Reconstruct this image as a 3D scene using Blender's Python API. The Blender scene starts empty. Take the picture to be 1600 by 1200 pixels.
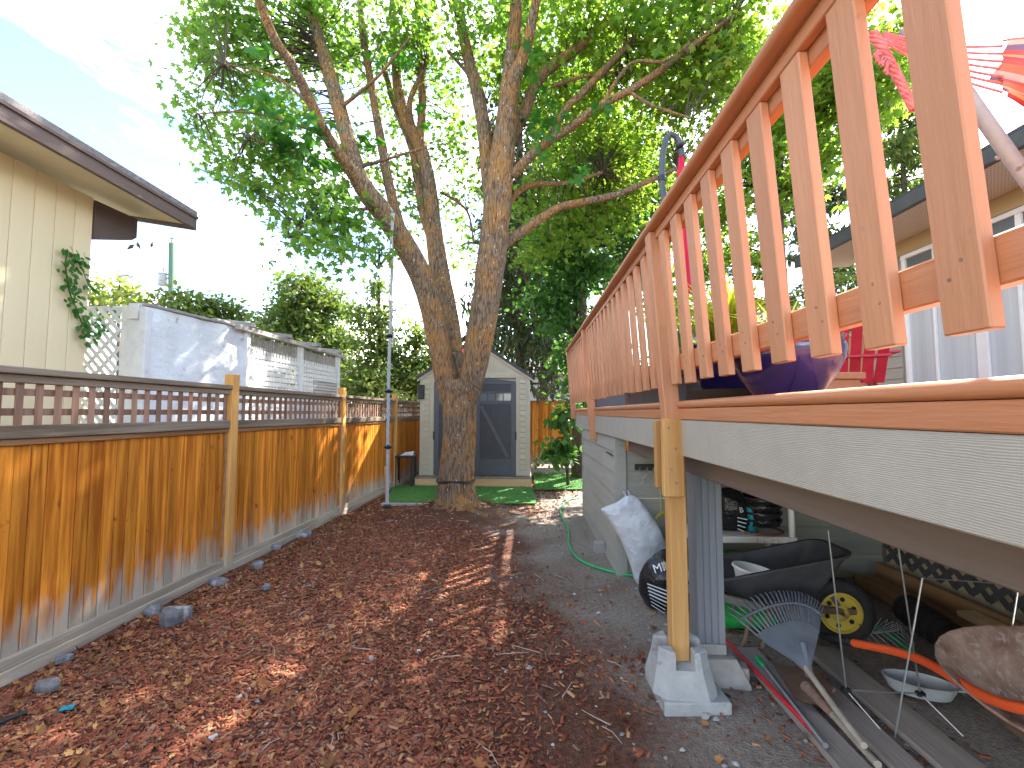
import bpy, math, random
import numpy as np
from mathutils import Vector, Matrix
random.seed(7)
rng = np.random.default_rng(7)
scene = bpy.context.scene
C = scene.collection
R = math.radians

# ------------------------------------------------------------------ camera
F = 711.0
CAMZ = 1.5
PITCH = math.atan(45 / F)
YAW = math.atan(20 / F)
cam_d = bpy.data.cameras.new('camera')
cam = bpy.data.objects.new('camera', cam_d)
C.objects.link(cam)
cam.location = (0, 0, CAMZ)
cam.rotation_euler = (math.pi / 2 + PITCH, 0, YAW)
cam_d.sensor_width = 36
cam_d.lens = 36 * F / 1600
cam_d.clip_start = 0.05
cam_d.clip_end = 2000
scene.camera = cam

# ------------------------------------------------------------------ light
SUN_EL, SUN_AZ = 44, 37          # azimuth from +Y towards +X
world = bpy.data.worlds.new('World')
scene.world = world
world.use_nodes = True
wn = world.node_tree
wn.nodes.clear()
w_out = wn.nodes.new('ShaderNodeOutputWorld')
w_bg = wn.nodes.new('ShaderNodeBackground')
w_sky = wn.nodes.new('ShaderNodeTexSky')
w_sky.sky_type = 'NISHITA'
w_sky.sun_disc = False
w_sky.sun_elevation = R(SUN_EL)
w_sky.sun_rotation = R(SUN_AZ)
w_sky.air_density = 1.0
w_sky.dust_density = 0.8
w_tc = wn.nodes.new('ShaderNodeTexCoord')
w_map = wn.nodes.new('ShaderNodeMapping')
w_map.inputs['Scale'].default_value = (1.0, 1.0, 3.0)
w_noise = wn.nodes.new('ShaderNodeTexNoise')
w_noise.inputs['Scale'].default_value = 2.0
w_noise.inputs['Detail'].default_value = 7
w_noise.inputs['Roughness'].default_value = 0.55
w_noise.inputs['Distortion'].default_value = 0.35
w_ramp = wn.nodes.new('ShaderNodeValToRGB')
w_ramp.color_ramp.elements[0].position = 0.47
w_ramp.color_ramp.elements[0].color = (0.08, 0.08, 0.08, 1)
w_ramp.color_ramp.elements[1].position = 0.69
w_ramp.color_ramp.elements[1].color = (1, 1, 1, 1)
w_mix = wn.nodes.new('ShaderNodeMix')
w_mix.data_type = 'RGBA'
w_cl = wn.nodes.new('ShaderNodeHueSaturation')
w_cl.inputs['Saturation'].default_value = 0.15
w_cl.inputs['Value'].default_value = 0.84
wn.links.new(w_sky.outputs[0], w_cl.inputs['Color'])
w_ti = wn.nodes.new('ShaderNodeMix')
w_ti.data_type = 'RGBA'
w_ti.blend_type = 'MULTIPLY'
w_ti.inputs[0].default_value = 1
w_ti.inputs[7].default_value = (1.04, 0.98, 0.93, 1)
wn.links.new(w_cl.outputs[0], w_ti.inputs[6])
wn.links.new(w_ti.outputs[2], w_mix.inputs[7])
wn.links.new(w_tc.outputs['Generated'], w_map.inputs['Vector'])
wn.links.new(w_map.outputs[0], w_noise.inputs['Vector'])
wn.links.new(w_noise.outputs['Fac'], w_ramp.inputs['Fac'])
wn.links.new(w_ramp.outputs['Color'], w_mix.inputs[0])
w_bl = wn.nodes.new('ShaderNodeHueSaturation')
w_bl.inputs['Saturation'].default_value = 1.35
w_bl.inputs['Value'].default_value = 0.32
wn.links.new(w_sky.outputs[0], w_bl.inputs['Color'])
wn.links.new(w_bl.outputs[0], w_mix.inputs[6])
wn.links.new(w_mix.outputs[2], w_bg.inputs['Color'])
wn.links.new(w_bg.outputs[0], w_out.inputs['Surface'])
w_bg.inputs['Strength'].default_value = 0.15

sun_d = bpy.data.lights.new('sun', 'SUN')
sun = bpy.data.objects.new('sun', sun_d)
C.objects.link(sun)
sun_d.energy = 2.0
sun_d.angle = R(0.7)
sun_d.color = (1.0, 0.93, 0.82)
SD = Vector((math.cos(R(SUN_EL)) * math.sin(R(SUN_AZ)), math.cos(R(SUN_EL)) * math.cos(R(SUN_AZ)), math.sin(R(SUN_EL))))
sun.rotation_euler = SD.to_track_quat('Z', 'Y').to_euler()
sun.location = (20, 10, 30)
scene.view_settings.view_transform = 'Standard'
scene.view_settings.look = 'None'
scene.view_settings.gamma = 1
scene.view_settings.exposure = 3.72
scene.view_settings.use_curve_mapping = False
scene.cycles.max_bounces = 8
scene.cycles.diffuse_bounces = 5
scene.cycles.transparent_max_bounces = 8

# ------------------------------------------------------------------ helpers
RM = Matrix.Rotation(YAW, 3, 'Z') @ Matrix.Rotation(math.pi / 2 + PITCH, 3, 'X')


def ray(px, py):
    return RM @ Vector(((px - 800) / F, (600 - py) / F, -1))


def at(px, py, Y):
    """world point seen at photo pixel (px,py) on the vertical plane y = Y"""
    d = ray(px, py)
    return Vector((0, 0, CAMZ)) + d * (Y / d.y)


def atz(px, py, z=0.0):
    d = ray(px, py)
    return Vector((0, 0, CAMZ)) + d * ((z - CAMZ) / d.z)


def atx(px, py, X):
    d = ray(px, py)
    return Vector((0, 0, CAMZ)) + d * (X / d.x)


def org(o):
    while o.parent:
        o = o.parent
    return Vector(o.location)


def tag(o, label=None, cat=None, group=None, kind=None):
    if label: o['label'] = label
    if cat: o['category'] = cat
    if group: o['group'] = group
    if kind: o['kind'] = kind
    return o


def thing(name, label, cat, loc=(0, 0, 0), group=None):
    o = bpy.data.objects.new(name, None)
    o.empty_display_size = 0.1
    C.objects.link(o)
    o.location = loc
    return tag(o, label, cat, group)


def piece(name, me, parent, loc=(0, 0, 0), rz=0.0, rot=None):
    o = bpy.data.objects.new(name, me)
    C.objects.link(o)
    o.parent = parent
    o.location = Vector(loc) - org(parent)
    o.rotation_euler = rot if rot else (0, 0, rz)
    return o


BOXF = [(a, s) for a in range(3) for s in (-1, 1)]


class MB:
    def __init__(self):
        self.v = []
        self.f = []

    def add(self, vs, fs):
        n = len(self.v)
        self.v += [Vector(p) for p in vs]
        self.f += [tuple(i + n for i in f) for f in fs]
        return self

    def box(self, c, s, rot=None, b=0.0):
        c = Vector(c)
        h = [max(x / 2, 1e-4) for x in s]
        b = min(b, min(h) * 0.45)
        vs, fs = [], []
        if b <= 0:
            idx = {}
            for sx in (-1, 1):
                for sy in (-1, 1):
                    for sz in (-1, 1):
                        idx[(sx, sy, sz)] = len(vs)
                        vs.append(Vector((sx * h[0], sy * h[1], sz * h[2])))
            for a in range(3):
                for s_ in (-1, 1):
                    o = [k for k in range(3) if k != a]
                    q = []
                    for (p, r) in ((-1, -1), (1, -1), (1, 1), (-1, 1)):
                        t = [0, 0, 0]; t[a] = s_; t[o[0]] = p; t[o[1]] = r
                        q.append(idx[tuple(t)])
                    fs.append(q)
        else:
            idx = {}
            for sx in (-1, 1):
                for sy in (-1, 1):
                    for sz in (-1, 1):
                        sg = (sx, sy, sz)
                        for a in range(3):
                            p = [sg[k] * (h[k] - (0 if k == a else b)) for k in range(3)]
                            idx[(a, sg)] = len(vs)
                            vs.append(Vector(p))
                        fs.append([idx[(0, sg)], idx[(1, sg)], idx[(2, sg)]])
            for a in range(3):
                o = [k for k in range(3) if k != a]
                for s_ in (-1, 1):
                    q = []
                    for (p, r) in ((-1, -1), (1, -1), (1, 1), (-1, 1)):
                        t = [0, 0, 0]; t[a] = s_; t[o[0]] = p; t[o[1]] = r
                        q.append(idx[(a, tuple(t))])
                    fs.append(q)
                # edges along axis a
                for p in (-1, 1):
                    for r in (-1, 1):
                        t0 = [0, 0, 0]; t0[a] = -1; t0[o[0]] = p; t0[o[1]] = r
                        t1 = list(t0); t1[a] = 1
                        t0, t1 = tuple(t0), tuple(t1)
                        fs.append([idx[(o[0], t0)], idx[(o[0], t1)], idx[(o[1], t1)], idx[(o[1], t0)]])
        out = []
        for q in fs:
            n = (vs[q[1]] - vs[q[0]]).cross(vs[q[2]] - vs[q[0]])
            m = sum((vs[i] for i in q), Vector()) / len(q)
            out.append(q if n.dot(m) >= 0 else q[::-1])
        if rot is not None:
            vs = [rot @ p for p in vs]
        return self.add([p + c for p in vs], out)

    def bb(self, x0, x1, y0, y1, z0, z1, b=0.0):
        return self.box(((x0 + x1) / 2, (y0 + y1) / 2, (z0 + z1) / 2), (x1 - x0, y1 - y0, z1 - z0), None, b)

    def bar(self, p0, p1, w, h, b=0.0, up=(0, 0, 1)):
        """box from p0 to p1; w across, h along up"""
        p0, p1 = Vector(p0), Vector(p1)
        d = p1 - p0
        L = d.length
        y = d.normalized()
        u = Vector(up)
        x = y.cross(u)
        if x.length < 1e-4:
            x = y.cross(Vector((1, 0, 0)))
        x.normalize()
        z = x.cross(y)
        m = Matrix((x, y, z)).transposed()
        return self.box((p0 + p1) / 2, (w, L, h), m, b)

    def tube(self, pts, rad, n=8, cap=True, rough=0.0):
        pts = [Vector(p) for p in pts]
        if not hasattr(rad, '__len__'):
            rad = [rad] * len(pts)
        base = len(self.v)
        ref = None
        for i, p in enumerate(pts):
            d = (pts[min(i + 1, len(pts) - 1)] - pts[max(i - 1, 0)])
            if d.length < 1e-9: d = Vector((0, 0, 1))
            d.normalize()
            if ref is None:
                ref = d.cross(Vector((0.3, 1, 0.2)))
                if ref.length < 0.05: ref = d.cross(Vector((1, 0, 0)))
            x = (ref - d * ref.dot(d)).normalized()
            y = d.cross(x)
            ref = x
            for k in range(n):
                a = 2 * math.pi * k / n
                r = rad[i]
                if rough: r *= 1 + rough * (random.random() - .5)
                self.v.append(p + (x * math.cos(a) + y * math.sin(a)) * r)
        for i in range(len(pts) - 1):
            for k in range(n):
                a = base + i * n + k
                b_ = base + i * n + (k + 1) % n
                self.f.append((a, b_, b_ + n, a + n))
        if cap:
            self.f.append(tuple(base + k for k in range(n))[::-1])
            self.f.append(tuple(base + (len(pts) - 1) * n + k for k in range(n)))
        return self

    def lathe(self, prof, c, n=24, m=None):
        c = Vector(c)
        base = len(self.v)
        for (r, z) in prof:
            for k in range(n):
                a = 2 * math.pi * k / n
                p = Vector((r * math.cos(a), r * math.sin(a), z))
                self.v.append((m @ p if m else p) + c)
        for i in range(len(prof) - 1):
            for k in range(n):
                a = base + i * n + k
                b_ = base + i * n + (k + 1) % n
                self.f.append((a, b_, b_ + n, a + n))
        return self

    def prism(self, out, d):
        """closed outline of 3-D points extruded by the vector d"""
        out = [Vector(p) for p in out]
        d = Vector(d)
        n = len(out)
        fs = [tuple(range(n))[::-1], tuple(range(n, 2 * n))]
        fs += [(i, (i + 1) % n, n + (i + 1) % n, n + i) for i in range(n)]
        return self.add(out + [p + d for p in out], fs)

    def loft(self, rings, cap0=True, cap1=True):
        base = len(self.v)
        n = len(rings[0])
        for r in rings:
            self.v += [Vector(p) for p in r]
        for i in range(len(rings) - 1):
            for k in range(n):
                a = base + i * n + k
                b_ = base + i * n + (k + 1) % n
                self.f.append((a, b_, b_ + n, a + n))
        if cap0: self.f.append(tuple(base + k for k in range(n))[::-1])
        if cap1: self.f.append(tuple(base + (len(rings) - 1) * n + k for k in range(n)))
        return self

    def mesh(self, name, mat, smooth=False, o=Vector((0, 0, 0))):
        me = bpy.data.meshes.new(name)
        me.from_pydata([tuple(p - o) for p in self.v], [], self.f)
        me.materials.append(mat)
        if smooth:
            me.polygons.foreach_set('use_smooth', [True] * len(me.polygons))
            me.set_sharp_from_angle(angle=R(40))
        me.update()
        return me

    def build(self, name, mat, parent=None, loc=None, smooth=False):
        if parent is not None:
            o_ = org(parent)
        else:
            o_ = Vector(loc) if loc is not None else Vector((0, 0, 0))
        me = self.mesh(name, mat, smooth, o_)
        o = bpy.data.objects.new(name, me)
        C.objects.link(o)
        if parent is not None:
            o.parent = parent
        else:
            o.location = o_
        return o


def solo(mb, name, mat, label, cat, loc, group=None, smooth=False):
    o = mb.build(name, mat, None, loc, smooth)
    return tag(o, label, cat, group)


# ------------------------------------------------------------------ materials
def newmat(name):
    m = bpy.data.materials.new(name)
    m.use_nodes = True
    nt = m.node_tree
    return m, nt, nt.nodes['Principled BSDF'], nt.links


def c4(c):
    return (c[0], c[1], c[2], 1)


def mat(name, c1, c2=None, scale=4, stretch=(1, 1, 1), rough=.65, bump=.15, bscale=40, metal=0.0, rnd=.12,
        detail=5, spots=None, spot_scale=8, spot_at=.62, spec=.4, coat=0, contrast=(.3, .7), dist=.0012, wear=None):
    """two-tone noise colour in object space, per-object variation, fine relief, optional stains"""
    m, nt, bs, L = newmat(name)
    N = nt.nodes.new
    tc = N('ShaderNodeTexCoord')
    oi = N('ShaderNodeObjectInfo')
    off = N('ShaderNodeVectorMath'); off.operation = 'MULTIPLY_ADD'
    off.inputs[1].default_value = (1, 1, 1)
    rv = N('ShaderNodeVectorMath'); rv.operation = 'SCALE'
    comb = N('ShaderNodeCombineXYZ')
    for k in range(3): L.new(oi.outputs['Random'], comb.inputs[k])
    L.new(comb.outputs[0], rv.inputs[0]); rv.inputs['Scale'].default_value = 31.7
    L.new(tc.outputs['Object'], off.inputs[0]); L.new(rv.outputs[0], off.inputs[2])
    mp = N('ShaderNodeMapping'); mp.inputs['Scale'].default_value = stretch
    L.new(off.outputs[0], mp.inputs['Vector'])
    n1 = N('ShaderNodeTexNoise'); n1.inputs['Scale'].default_value = scale
    n1.inputs['Detail'].default_value = detail; n1.inputs['Roughness'].default_value = .6
    n1.inputs['Distortion'].default_value = .4
    L.new(mp.outputs[0], n1.inputs['Vector'])
    rp = N('ShaderNodeValToRGB')
    rp.color_ramp.elements[0].position, rp.color_ramp.elements[1].position = contrast
    rp.color_ramp.elements[0].color = c4(c1)
    rp.color_ramp.elements[1].color = c4(c2 or c1)
    L.new(n1.outputs['Fac'], rp.inputs['Fac'])
    col = rp.outputs['Color']
    if spots:
        n3 = N('ShaderNodeTexNoise'); n3.inputs['Scale'].default_value = spot_scale; n3.inputs['Detail'].default_value = 6
        L.new(mp.outputs[0] if stretch == (1, 1, 1) else off.outputs[0], n3.inputs['Vector'])
        r3 = N('ShaderNodeValToRGB')
        r3.color_ramp.elements[0].position = spot_at; r3.color_ramp.elements[1].position = spot_at + .07
        L.new(n3.outputs['Fac'], r3.inputs['Fac'])
        mx = N('ShaderNodeMix'); mx.data_type = 'RGBA'
        L.new(r3.outputs['Color'], mx.inputs[0]); L.new(col, mx.inputs[6]); mx.inputs[7].default_value = c4(spots)
        col = mx.outputs[2]
    if wear:   # weathered foot: (height, colour)
        sp = N('ShaderNodeSeparateXYZ'); L.new(tc.outputs['Object'], sp.inputs[0])
        mr = N('ShaderNodeMapRange'); mr.inputs[1].default_value = wear[0]; mr.inputs[2].default_value = 0.02
        L.new(sp.outputs['Z'], mr.inputs[0])
        nw = N('ShaderNodeTexNoise'); nw.inputs['Scale'].default_value = 7; nw.inputs['Detail'].default_value = 4
        mpw = N('ShaderNodeMapping'); mpw.inputs['Scale'].default_value = (2.5, 2.5, .6)
        L.new(off.outputs[0], mpw.inputs['Vector']); L.new(mpw.outputs[0], nw.inputs['Vector'])
        ma = N('ShaderNodeMath'); ma.operation = 'MULTIPLY_ADD'; ma.inputs[1].default_value = 3.0; ma.inputs[2].default_value = -1.55
        L.new(nw.outputs['Fac'], ma.inputs[0])
        ad = N('ShaderNodeMath'); ad.operation = 'MULTIPLY_ADD'; ad.use_clamp = True
        ad.inputs[1].default_value = 1.15
        L.new(mr.outputs[0], ad.inputs[0]); L.new(ma.outputs[0], ad.inputs[2])
        mu = N('ShaderNodeMath'); mu.operation = 'MULTIPLY'; mu.use_clamp = True
        L.new(ad.outputs[0], mu.inputs[0]); mr2 = N('ShaderNodeMapRange'); mr2.inputs[1].default_value = wear[0] * 1.5; mr2.inputs[2].default_value = wear[0] * .6
        L.new(sp.outputs['Z'], mr2.inputs[0]); L.new(mr2.outputs[0], mu.inputs[1])
        mx2 = N('ShaderNodeMix'); mx2.data_type = 'RGBA'
        L.new(mu.outputs[0], mx2.inputs[0]); L.new(col, mx2.inputs[6]); mx2.inputs[7].default_value = c4(wear[1])
        col = mx2.outputs[2]
    if rnd:
        hv = N('ShaderNodeHueSaturation')
        mr3 = N('ShaderNodeMapRange'); mr3.inputs[3].default_value = 1 - rnd; mr3.inputs[4].default_value = 1 + rnd
        L.new(oi.outputs['Random'], mr3.inputs[0]); L.new(mr3.outputs[0], hv.inputs['Value'])
        L.new(col, hv.inputs['Color'])
        col = hv.outputs['Color']
    L.new(col, bs.inputs['Base Color'])
    bs.inputs['Roughness'].default_value = rough
    bs.inputs['Metallic'].default_value = metal
    bs.inputs['Specular IOR Level'].default_value = spec
    bs.inputs['Coat Weight'].default_value = coat
    if bump:
        n2 = N('ShaderNodeTexNoise'); n2.inputs['Scale'].default_value = bscale; n2.inputs['Detail'].default_value = 4
        L.new(mp.outputs[0], n2.inputs['Vector'])
        b = N('ShaderNodeBump'); b.inputs['Strength'].default_value = min(1, bump * 3); b.inputs['Distance'].default_value = dist * 4
        L.new(n2.outputs['Fac'], b.inputs['Height']); L.new(b.outputs[0], bs.inputs['Normal'])
    return m


def leafmat(name, cols, trans, tw=.45, rough=.5):
    """leaf: each leaf its own tone, light passes through"""
    m, nt, bs, L = newmat(name)
    N = nt.nodes.new
    ge = N('ShaderNodeNewGeometry')
    rp = N('ShaderNodeValToRGB')
    el = rp.color_ramp.elements
    while len(el) < len(cols): el.new(.5)
    for i, c in enumerate(cols):
        el[i].position = i / max(1, len(cols) - 1); el[i].color = c4(c)
    L.new(ge.outputs['Random Per Island'], rp.inputs['Fac'])
    L.new(rp.outputs['Color'], bs.inputs['Base Color'])
    bs.inputs['Roughness'].default_value = rough
    bs.inputs['Specular IOR Level'].default_value = .35
    tr = N('ShaderNodeBsdfTranslucent')
    mxc = N('ShaderNodeMix'); mxc.data_type = 'RGBA'; mxc.blend_type = 'MIX'; mxc.inputs[0].default_value = .75
    L.new(rp.outputs['Color'], mxc.inputs[6]); mxc.inputs[7].default_value = c4(trans)
    L.new(mxc.outputs[2], tr.inputs['Color'])
    ms = N('ShaderNodeMixShader'); ms.inputs[0].default_value = tw
    L.new(bs.outputs[0], ms.inputs[1]); L.new(tr.outputs[0], ms.inputs[2])
    L.new(ms.outputs[0], nt.nodes['Material Output'].inputs['Surface'])
    return m


def islandmat(name, cols, rough=.85):
    m, nt, bs, L = newmat(name)
    N = nt.nodes.new
    ge = N('ShaderNodeNewGeometry')
    rp = N('ShaderNodeValToRGB')
    el = rp.color_ramp.elements
    while len(el) < len(cols): el.new(.5)
    for i, c in enumerate(cols):
        el[i].position = i / max(1, len(cols) - 1); el[i].color = c4(c)
    L.new(ge.outputs['Random Per Island'], rp.inputs['Fac'])
    L.new(rp.outputs['Color'], bs.inputs['Base Color'])
    bs.inputs['Roughness'].default_value = rough
    bs.inputs['Specular IOR Level'].default_value = .2
    return m


def barkmat(name, dark, mid, lichen, fleck):
    m, nt, bs, L = newmat(name)
    N = nt.nodes.new
    tc = N('ShaderNodeTexCoord')
    mp = N('ShaderNodeMapping'); mp.inputs['Scale'].default_value = (1, 1, .13)
    L.new(tc.outputs['Object'], mp.inputs['Vector'])
    nz = N('ShaderNodeTexNoise'); nz.inputs['Scale'].default_value = 5; nz.inputs['Detail'].default_value = 4
    L.new(mp.outputs[0], nz.inputs['Vector'])
    mxv = N('ShaderNodeMix'); mxv.data_type = 'VECTOR'; mxv.inputs[0].default_value = .12
    L.new(mp.outputs[0], mxv.inputs[4]); L.new(nz.outputs['Color'], mxv.inputs[5])
    vo = N('ShaderNodeTexVoronoi'); vo.feature = 'DISTANCE_TO_EDGE'; vo.inputs['Scale'].default_value = 30
    L.new(mxv.outputs[1], vo.inputs['Vector'])
    n2 = N('ShaderNodeTexNoise'); n2.inputs['Scale'].default_value = 55; n2.inputs['Detail'].default_value = 5
    L.new(mp.outputs[0], n2.inputs['Vector'])
    ad = N('ShaderNodeMath'); ad.operation = 'MULTIPLY_ADD'; ad.inputs[1].default_value = 1.6
    L.new(vo.outputs['Distance'], ad.inputs[0]); L.new(n2.outputs['Fac'], ad.inputs[2])
    rp = N('ShaderNodeValToRGB')
    rp.color_ramp.elements[0].position = .42; rp.color_ramp.elements[0].color = c4(dark)
    rp.color_ramp.elements[1].position = .82; rp.color_ramp.elements[1].color = c4(mid)
    L.new(ad.outputs[0], rp.inputs['Fac'])
    nl = N('ShaderNodeTexNoise'); nl.inputs['Scale'].default_value = 2.2; nl.inputs['Detail'].default_value = 6; nl.inputs['Roughness'].default_value = .65
    L.new(tc.outputs['Object'], nl.inputs['Vector'])
    rl = N('ShaderNodeValToRGB'); rl.color_ramp.elements[0].position = .44; rl.color_ramp.elements[1].position = .62
    rl.color_ramp.elements[1].color = (.8, .8, .8, 1)
    L.new(nl.outputs['Fac'], rl.inputs['Fac'])
    mu = N('ShaderNodeMath'); mu.operation = 'MULTIPLY'
    r4 = N('ShaderNodeMapRange'); r4.inputs[1].default_value = .42; r4.inputs[2].default_value = .7
    L.new(ad.outputs[0], r4.inputs[0]); L.new(r4.outputs[0], mu.inputs[0]); L.new(rl.outputs['Color'], mu.inputs[1])
    m1 = N('ShaderNodeMix'); m1.data_type = 'RGBA'
    L.new(mu.outputs[0], m1.inputs[0]); L.new(rp.outputs['Color'], m1.inputs[6]); m1.inputs[7].default_value = c4(lichen)
    mf = N('ShaderNodeMapping'); mf.inputs['Scale'].default_value = (1, 1, .45); L.new(tc.outputs['Object'], mf.inputs['Vector'])
    nf = N('ShaderNodeTexNoise'); nf.inputs['Scale'].default_value = 42; nf.inputs['Detail'].default_value = 2
    L.new(mf.outputs[0], nf.inputs['Vector'])
    rf = N('ShaderNodeValToRGB'); rf.color_ramp.elements[0].position = .665; rf.color_ramp.elements[1].position = .72
    L.new(nf.outputs['Fac'], rf.inputs['Fac'])
    m2 = N('ShaderNodeMix'); m2.data_type = 'RGBA'
    L.new(rf.outputs['Color'], m2.inputs[0]); L.new(m1.outputs[2], m2.inputs[6]); m2.inputs[7].default_value = c4(fleck)
    L.new(m2.outputs[2], bs.inputs['Base Color'])
    bs.inputs['Roughness'].default_value = .95
    bs.inputs['Specular IOR Level'].default_value = .15
    b = N('ShaderNodeBump'); b.inputs['Strength'].default_value = 1; b.inputs['Distance'].default_value = .014
    L.new(ad.outputs[0], b.inputs['Height']); L.new(b.outputs[0], bs.inputs['Normal'])
    return m


V = {}
G = (1, 1, .06)       # vertical grain
GY = (1, .06, 1)      # grain along y
GX = (.06, 1, 1)
V['cedar'] = mat('cedar_stain', (.38, .108, .011), (.72, .265, .03), 24, (1, 1, .045), .55, .4, 60, rnd=.28, wear=(.30, (.42, .36, .29)), contrast=(.38, .62), spots=(.20, .06, .012), spot_scale=7, spot_at=.66, spec=.15)
V['cedar_h'] = mat('cedar_rail', (.22, .09, .03), (.36, .20, .10), 14, GY, .7, .3, 60, rnd=.1)
V['cedar_grey'] = mat('weathered_cedar', (.14, .095, .06), (.30, .235, .17), 16, GY, .85, .35, 70, rnd=.12)
V['lattice_wood'] = mat('lattice_cedar', (.19, .085, .05), (.36, .22, .15), 16, G, .8, .3, 70, rnd=.32)
V['fence_post'] = mat('fence_post_wood', (.46, .20, .045), (.74, .40, .13), 12, G, .7, .3, 60, rnd=.1, spec=.15, wear=(.35, (.42, .36, .28)))
V['kick'] = mat('grey_kickboard', (.24, .19, .14), (.45, .38, .30), 14, GY, .9, .35, 60)
V['deck_paint'] = mat('terracotta_deck_paint', (.49, .215, .105), (.57, .27, .145), 18, G, .5, .22, 60, rnd=.07, spots=(.36, .15, .08), spot_scale=14, spot_at=.70)
V['deck_paint_y'] = mat('terracotta_rail_paint', (.44, .175, .08), (.52, .225, .11), 18, GY, .42, .22, 60, rnd=.06, spots=(.28, .16, .10), spot_scale=16, spot_at=.72)
V['beam_grey'] = mat('grey_green_beam_paint', (.295, .30, .285), (.335, .34, .32), 75, (1, .035, 1), .6, .6, 70, rnd=.04, dist=.002)
def beammat():
    m = mat('grey_beam_paint', (.37, .345, .295), (.415, .39, .335), 7, rough=.6, bump=0, rnd=.03)
    nt = m.node_tree; L = nt.links; N = nt.nodes.new; bs = nt.nodes['Principled BSDF']
    tc = N('ShaderNodeTexCoord'); sp = N('ShaderNodeSeparateXYZ'); L.new(tc.outputs['Object'], sp.inputs[0])
    mp = N('ShaderNodeMapping'); mp.inputs['Scale'].default_value = (1, .35, 1.6); L.new(tc.outputs['Object'], mp.inputs['Vector'])
    nz = N('ShaderNodeTexNoise'); nz.inputs['Scale'].default_value = 9; nz.inputs['Detail'].default_value = 5; nz.inputs['Roughness'].default_value = .55
    L.new(mp.outputs[0], nz.inputs['Vector'])
    a = N('ShaderNodeMath'); a.operation = 'MULTIPLY'; a.inputs[1].default_value = 1250; L.new(sp.outputs['Z'], a.inputs[0])
    b = N('ShaderNodeMath'); b.operation = 'MULTIPLY_ADD'; b.inputs[1].default_value = 26; L.new(nz.outputs['Fac'], b.inputs[0]); L.new(a.outputs[0], b.inputs[2])
    c = N('ShaderNodeMath'); c.operation = 'SINE'; L.new(b.outputs[0], c.inputs[0])
    bu = N('ShaderNodeBump'); bu.inputs['Strength'].default_value = .35; bu.inputs['Distance'].default_value = .001
    L.new(c.outputs[0], bu.inputs['Height']); L.new(bu.outputs[0], bs.inputs['Normal'])
    mr = N('ShaderNodeMapRange'); mr.inputs[1].default_value = -1; mr.inputs[2].default_value = .2; mr.inputs[3].default_value = .90; mr.inputs[4].default_value = 1.0
    L.new(c.outputs[0], mr.inputs[0])
    src = bs.inputs['Base Color'].links[0].from_socket
    hv = N('ShaderNodeHueSaturation'); L.new(src, hv.inputs['Color']); L.new(mr.outputs[0], hv.inputs['Value']); L.new(hv.outputs['Color'], bs.inputs['Base Color'])
    return m


V['beam_grey'] = beammat()
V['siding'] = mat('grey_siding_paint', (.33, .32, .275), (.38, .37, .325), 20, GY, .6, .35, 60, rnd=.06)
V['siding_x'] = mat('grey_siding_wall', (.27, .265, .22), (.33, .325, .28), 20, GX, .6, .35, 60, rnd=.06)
V['brown_beam'] = mat('taupe_beam_paint', (.15, .115, .095), (.19, .15, .125), 12, GY, .7, .25, 50, rnd=.05)
V['grey_post'] = mat('slate_post_paint', (.17, .18, .20), (.23, .24, .265), 14, G, .6, .25, 60, rnd=.08)
V['lumber'] = mat('new_treated_lumber', (.40, .19, .055), (.60, .35, .13), 12, G, .6, .25, 60, rnd=.12)
V['lumber_y'] = mat('treated_lumber_long', (.24, .13, .055), (.42, .25, .12), 12, GY, .7, .25, 60, rnd=.2)
V['lumber_x'] = mat('pine_skid', (.64, .42, .19), (.76, .55, .29), 12, GX, .7, .25, 60, rnd=.1)
V['board_grey'] = mat('weathered_plank', (.20, .175, .15), (.34, .30, .26), 12, GY, .9, .3, 60, rnd=.15)
V['concrete'] = mat('concrete', (.32, .33, .33), (.41, .42, .42), 9, rough=.92, bump=.5, bscale=90, rnd=.08, spots=(.29, .29, .28), spot_scale=14, spot_at=.6)
V['concrete_old'] = mat('old_concrete', (.30, .275, .25), (.40, .375, .34), 9, rough=.95, bump=.4, bscale=80, rnd=.1)
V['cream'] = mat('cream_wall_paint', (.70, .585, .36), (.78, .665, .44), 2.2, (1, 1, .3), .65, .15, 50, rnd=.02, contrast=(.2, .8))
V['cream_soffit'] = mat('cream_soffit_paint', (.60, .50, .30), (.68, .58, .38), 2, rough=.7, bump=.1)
V['brown_trim'] = mat('brown_fascia_paint', (.115, .075, .065), (.165, .115, .10), 6, GY, .6, .2, 50)
V['brown_beam2'] = mat('dark_brown_outrigger', (.09, .06, .055), (.13, .09, .08), 6, GY, .6, .2, 50)
V['gutter'] = mat('grey_roof_edge', (.16, .14, .14), (.23, .205, .20), 20, rough=.8, bump=.3, bscale=80)
V['white_ply'] = mat('flaking_white_paint', (.60, .63, .67), (.74, .77, .80), 3, (1, .6, 1), .7, .4, 16, spots=(.42, .44, .46), spot_scale=9, spot_at=.64, dist=.004)
V['white_wood'] = mat('white_lattice_paint', (.60, .61, .63), (.74, .75, .76), 8, rough=.7, bump=.2, spots=(.34, .32, .30), spot_scale=18, spot_at=.66, rnd=.08)
V['grey_wood'] = mat('weathered_grey_wood', (.25, .23, .22), (.42, .40, .38), 12, GY, .9, .3, 50)
V['shed'] = mat('shed_tan_plastic', (.47, .42, .315), (.53, .475, .36), 6, rough=.5, bump=.12, bscale=120, rnd=.03)
V['shed_dark'] = mat('shed_dark_plastic', (.052, .053, .062), (.068, .069, .08), 8, rough=.5, bump=.1, bscale=120, rnd=.05)
V['shed_mid'] = mat('shed_slate_trim', (.078, .084, .10), (.095, .10, .118), 8, rough=.5, bump=.1, bscale=120, rnd=.05)
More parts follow.
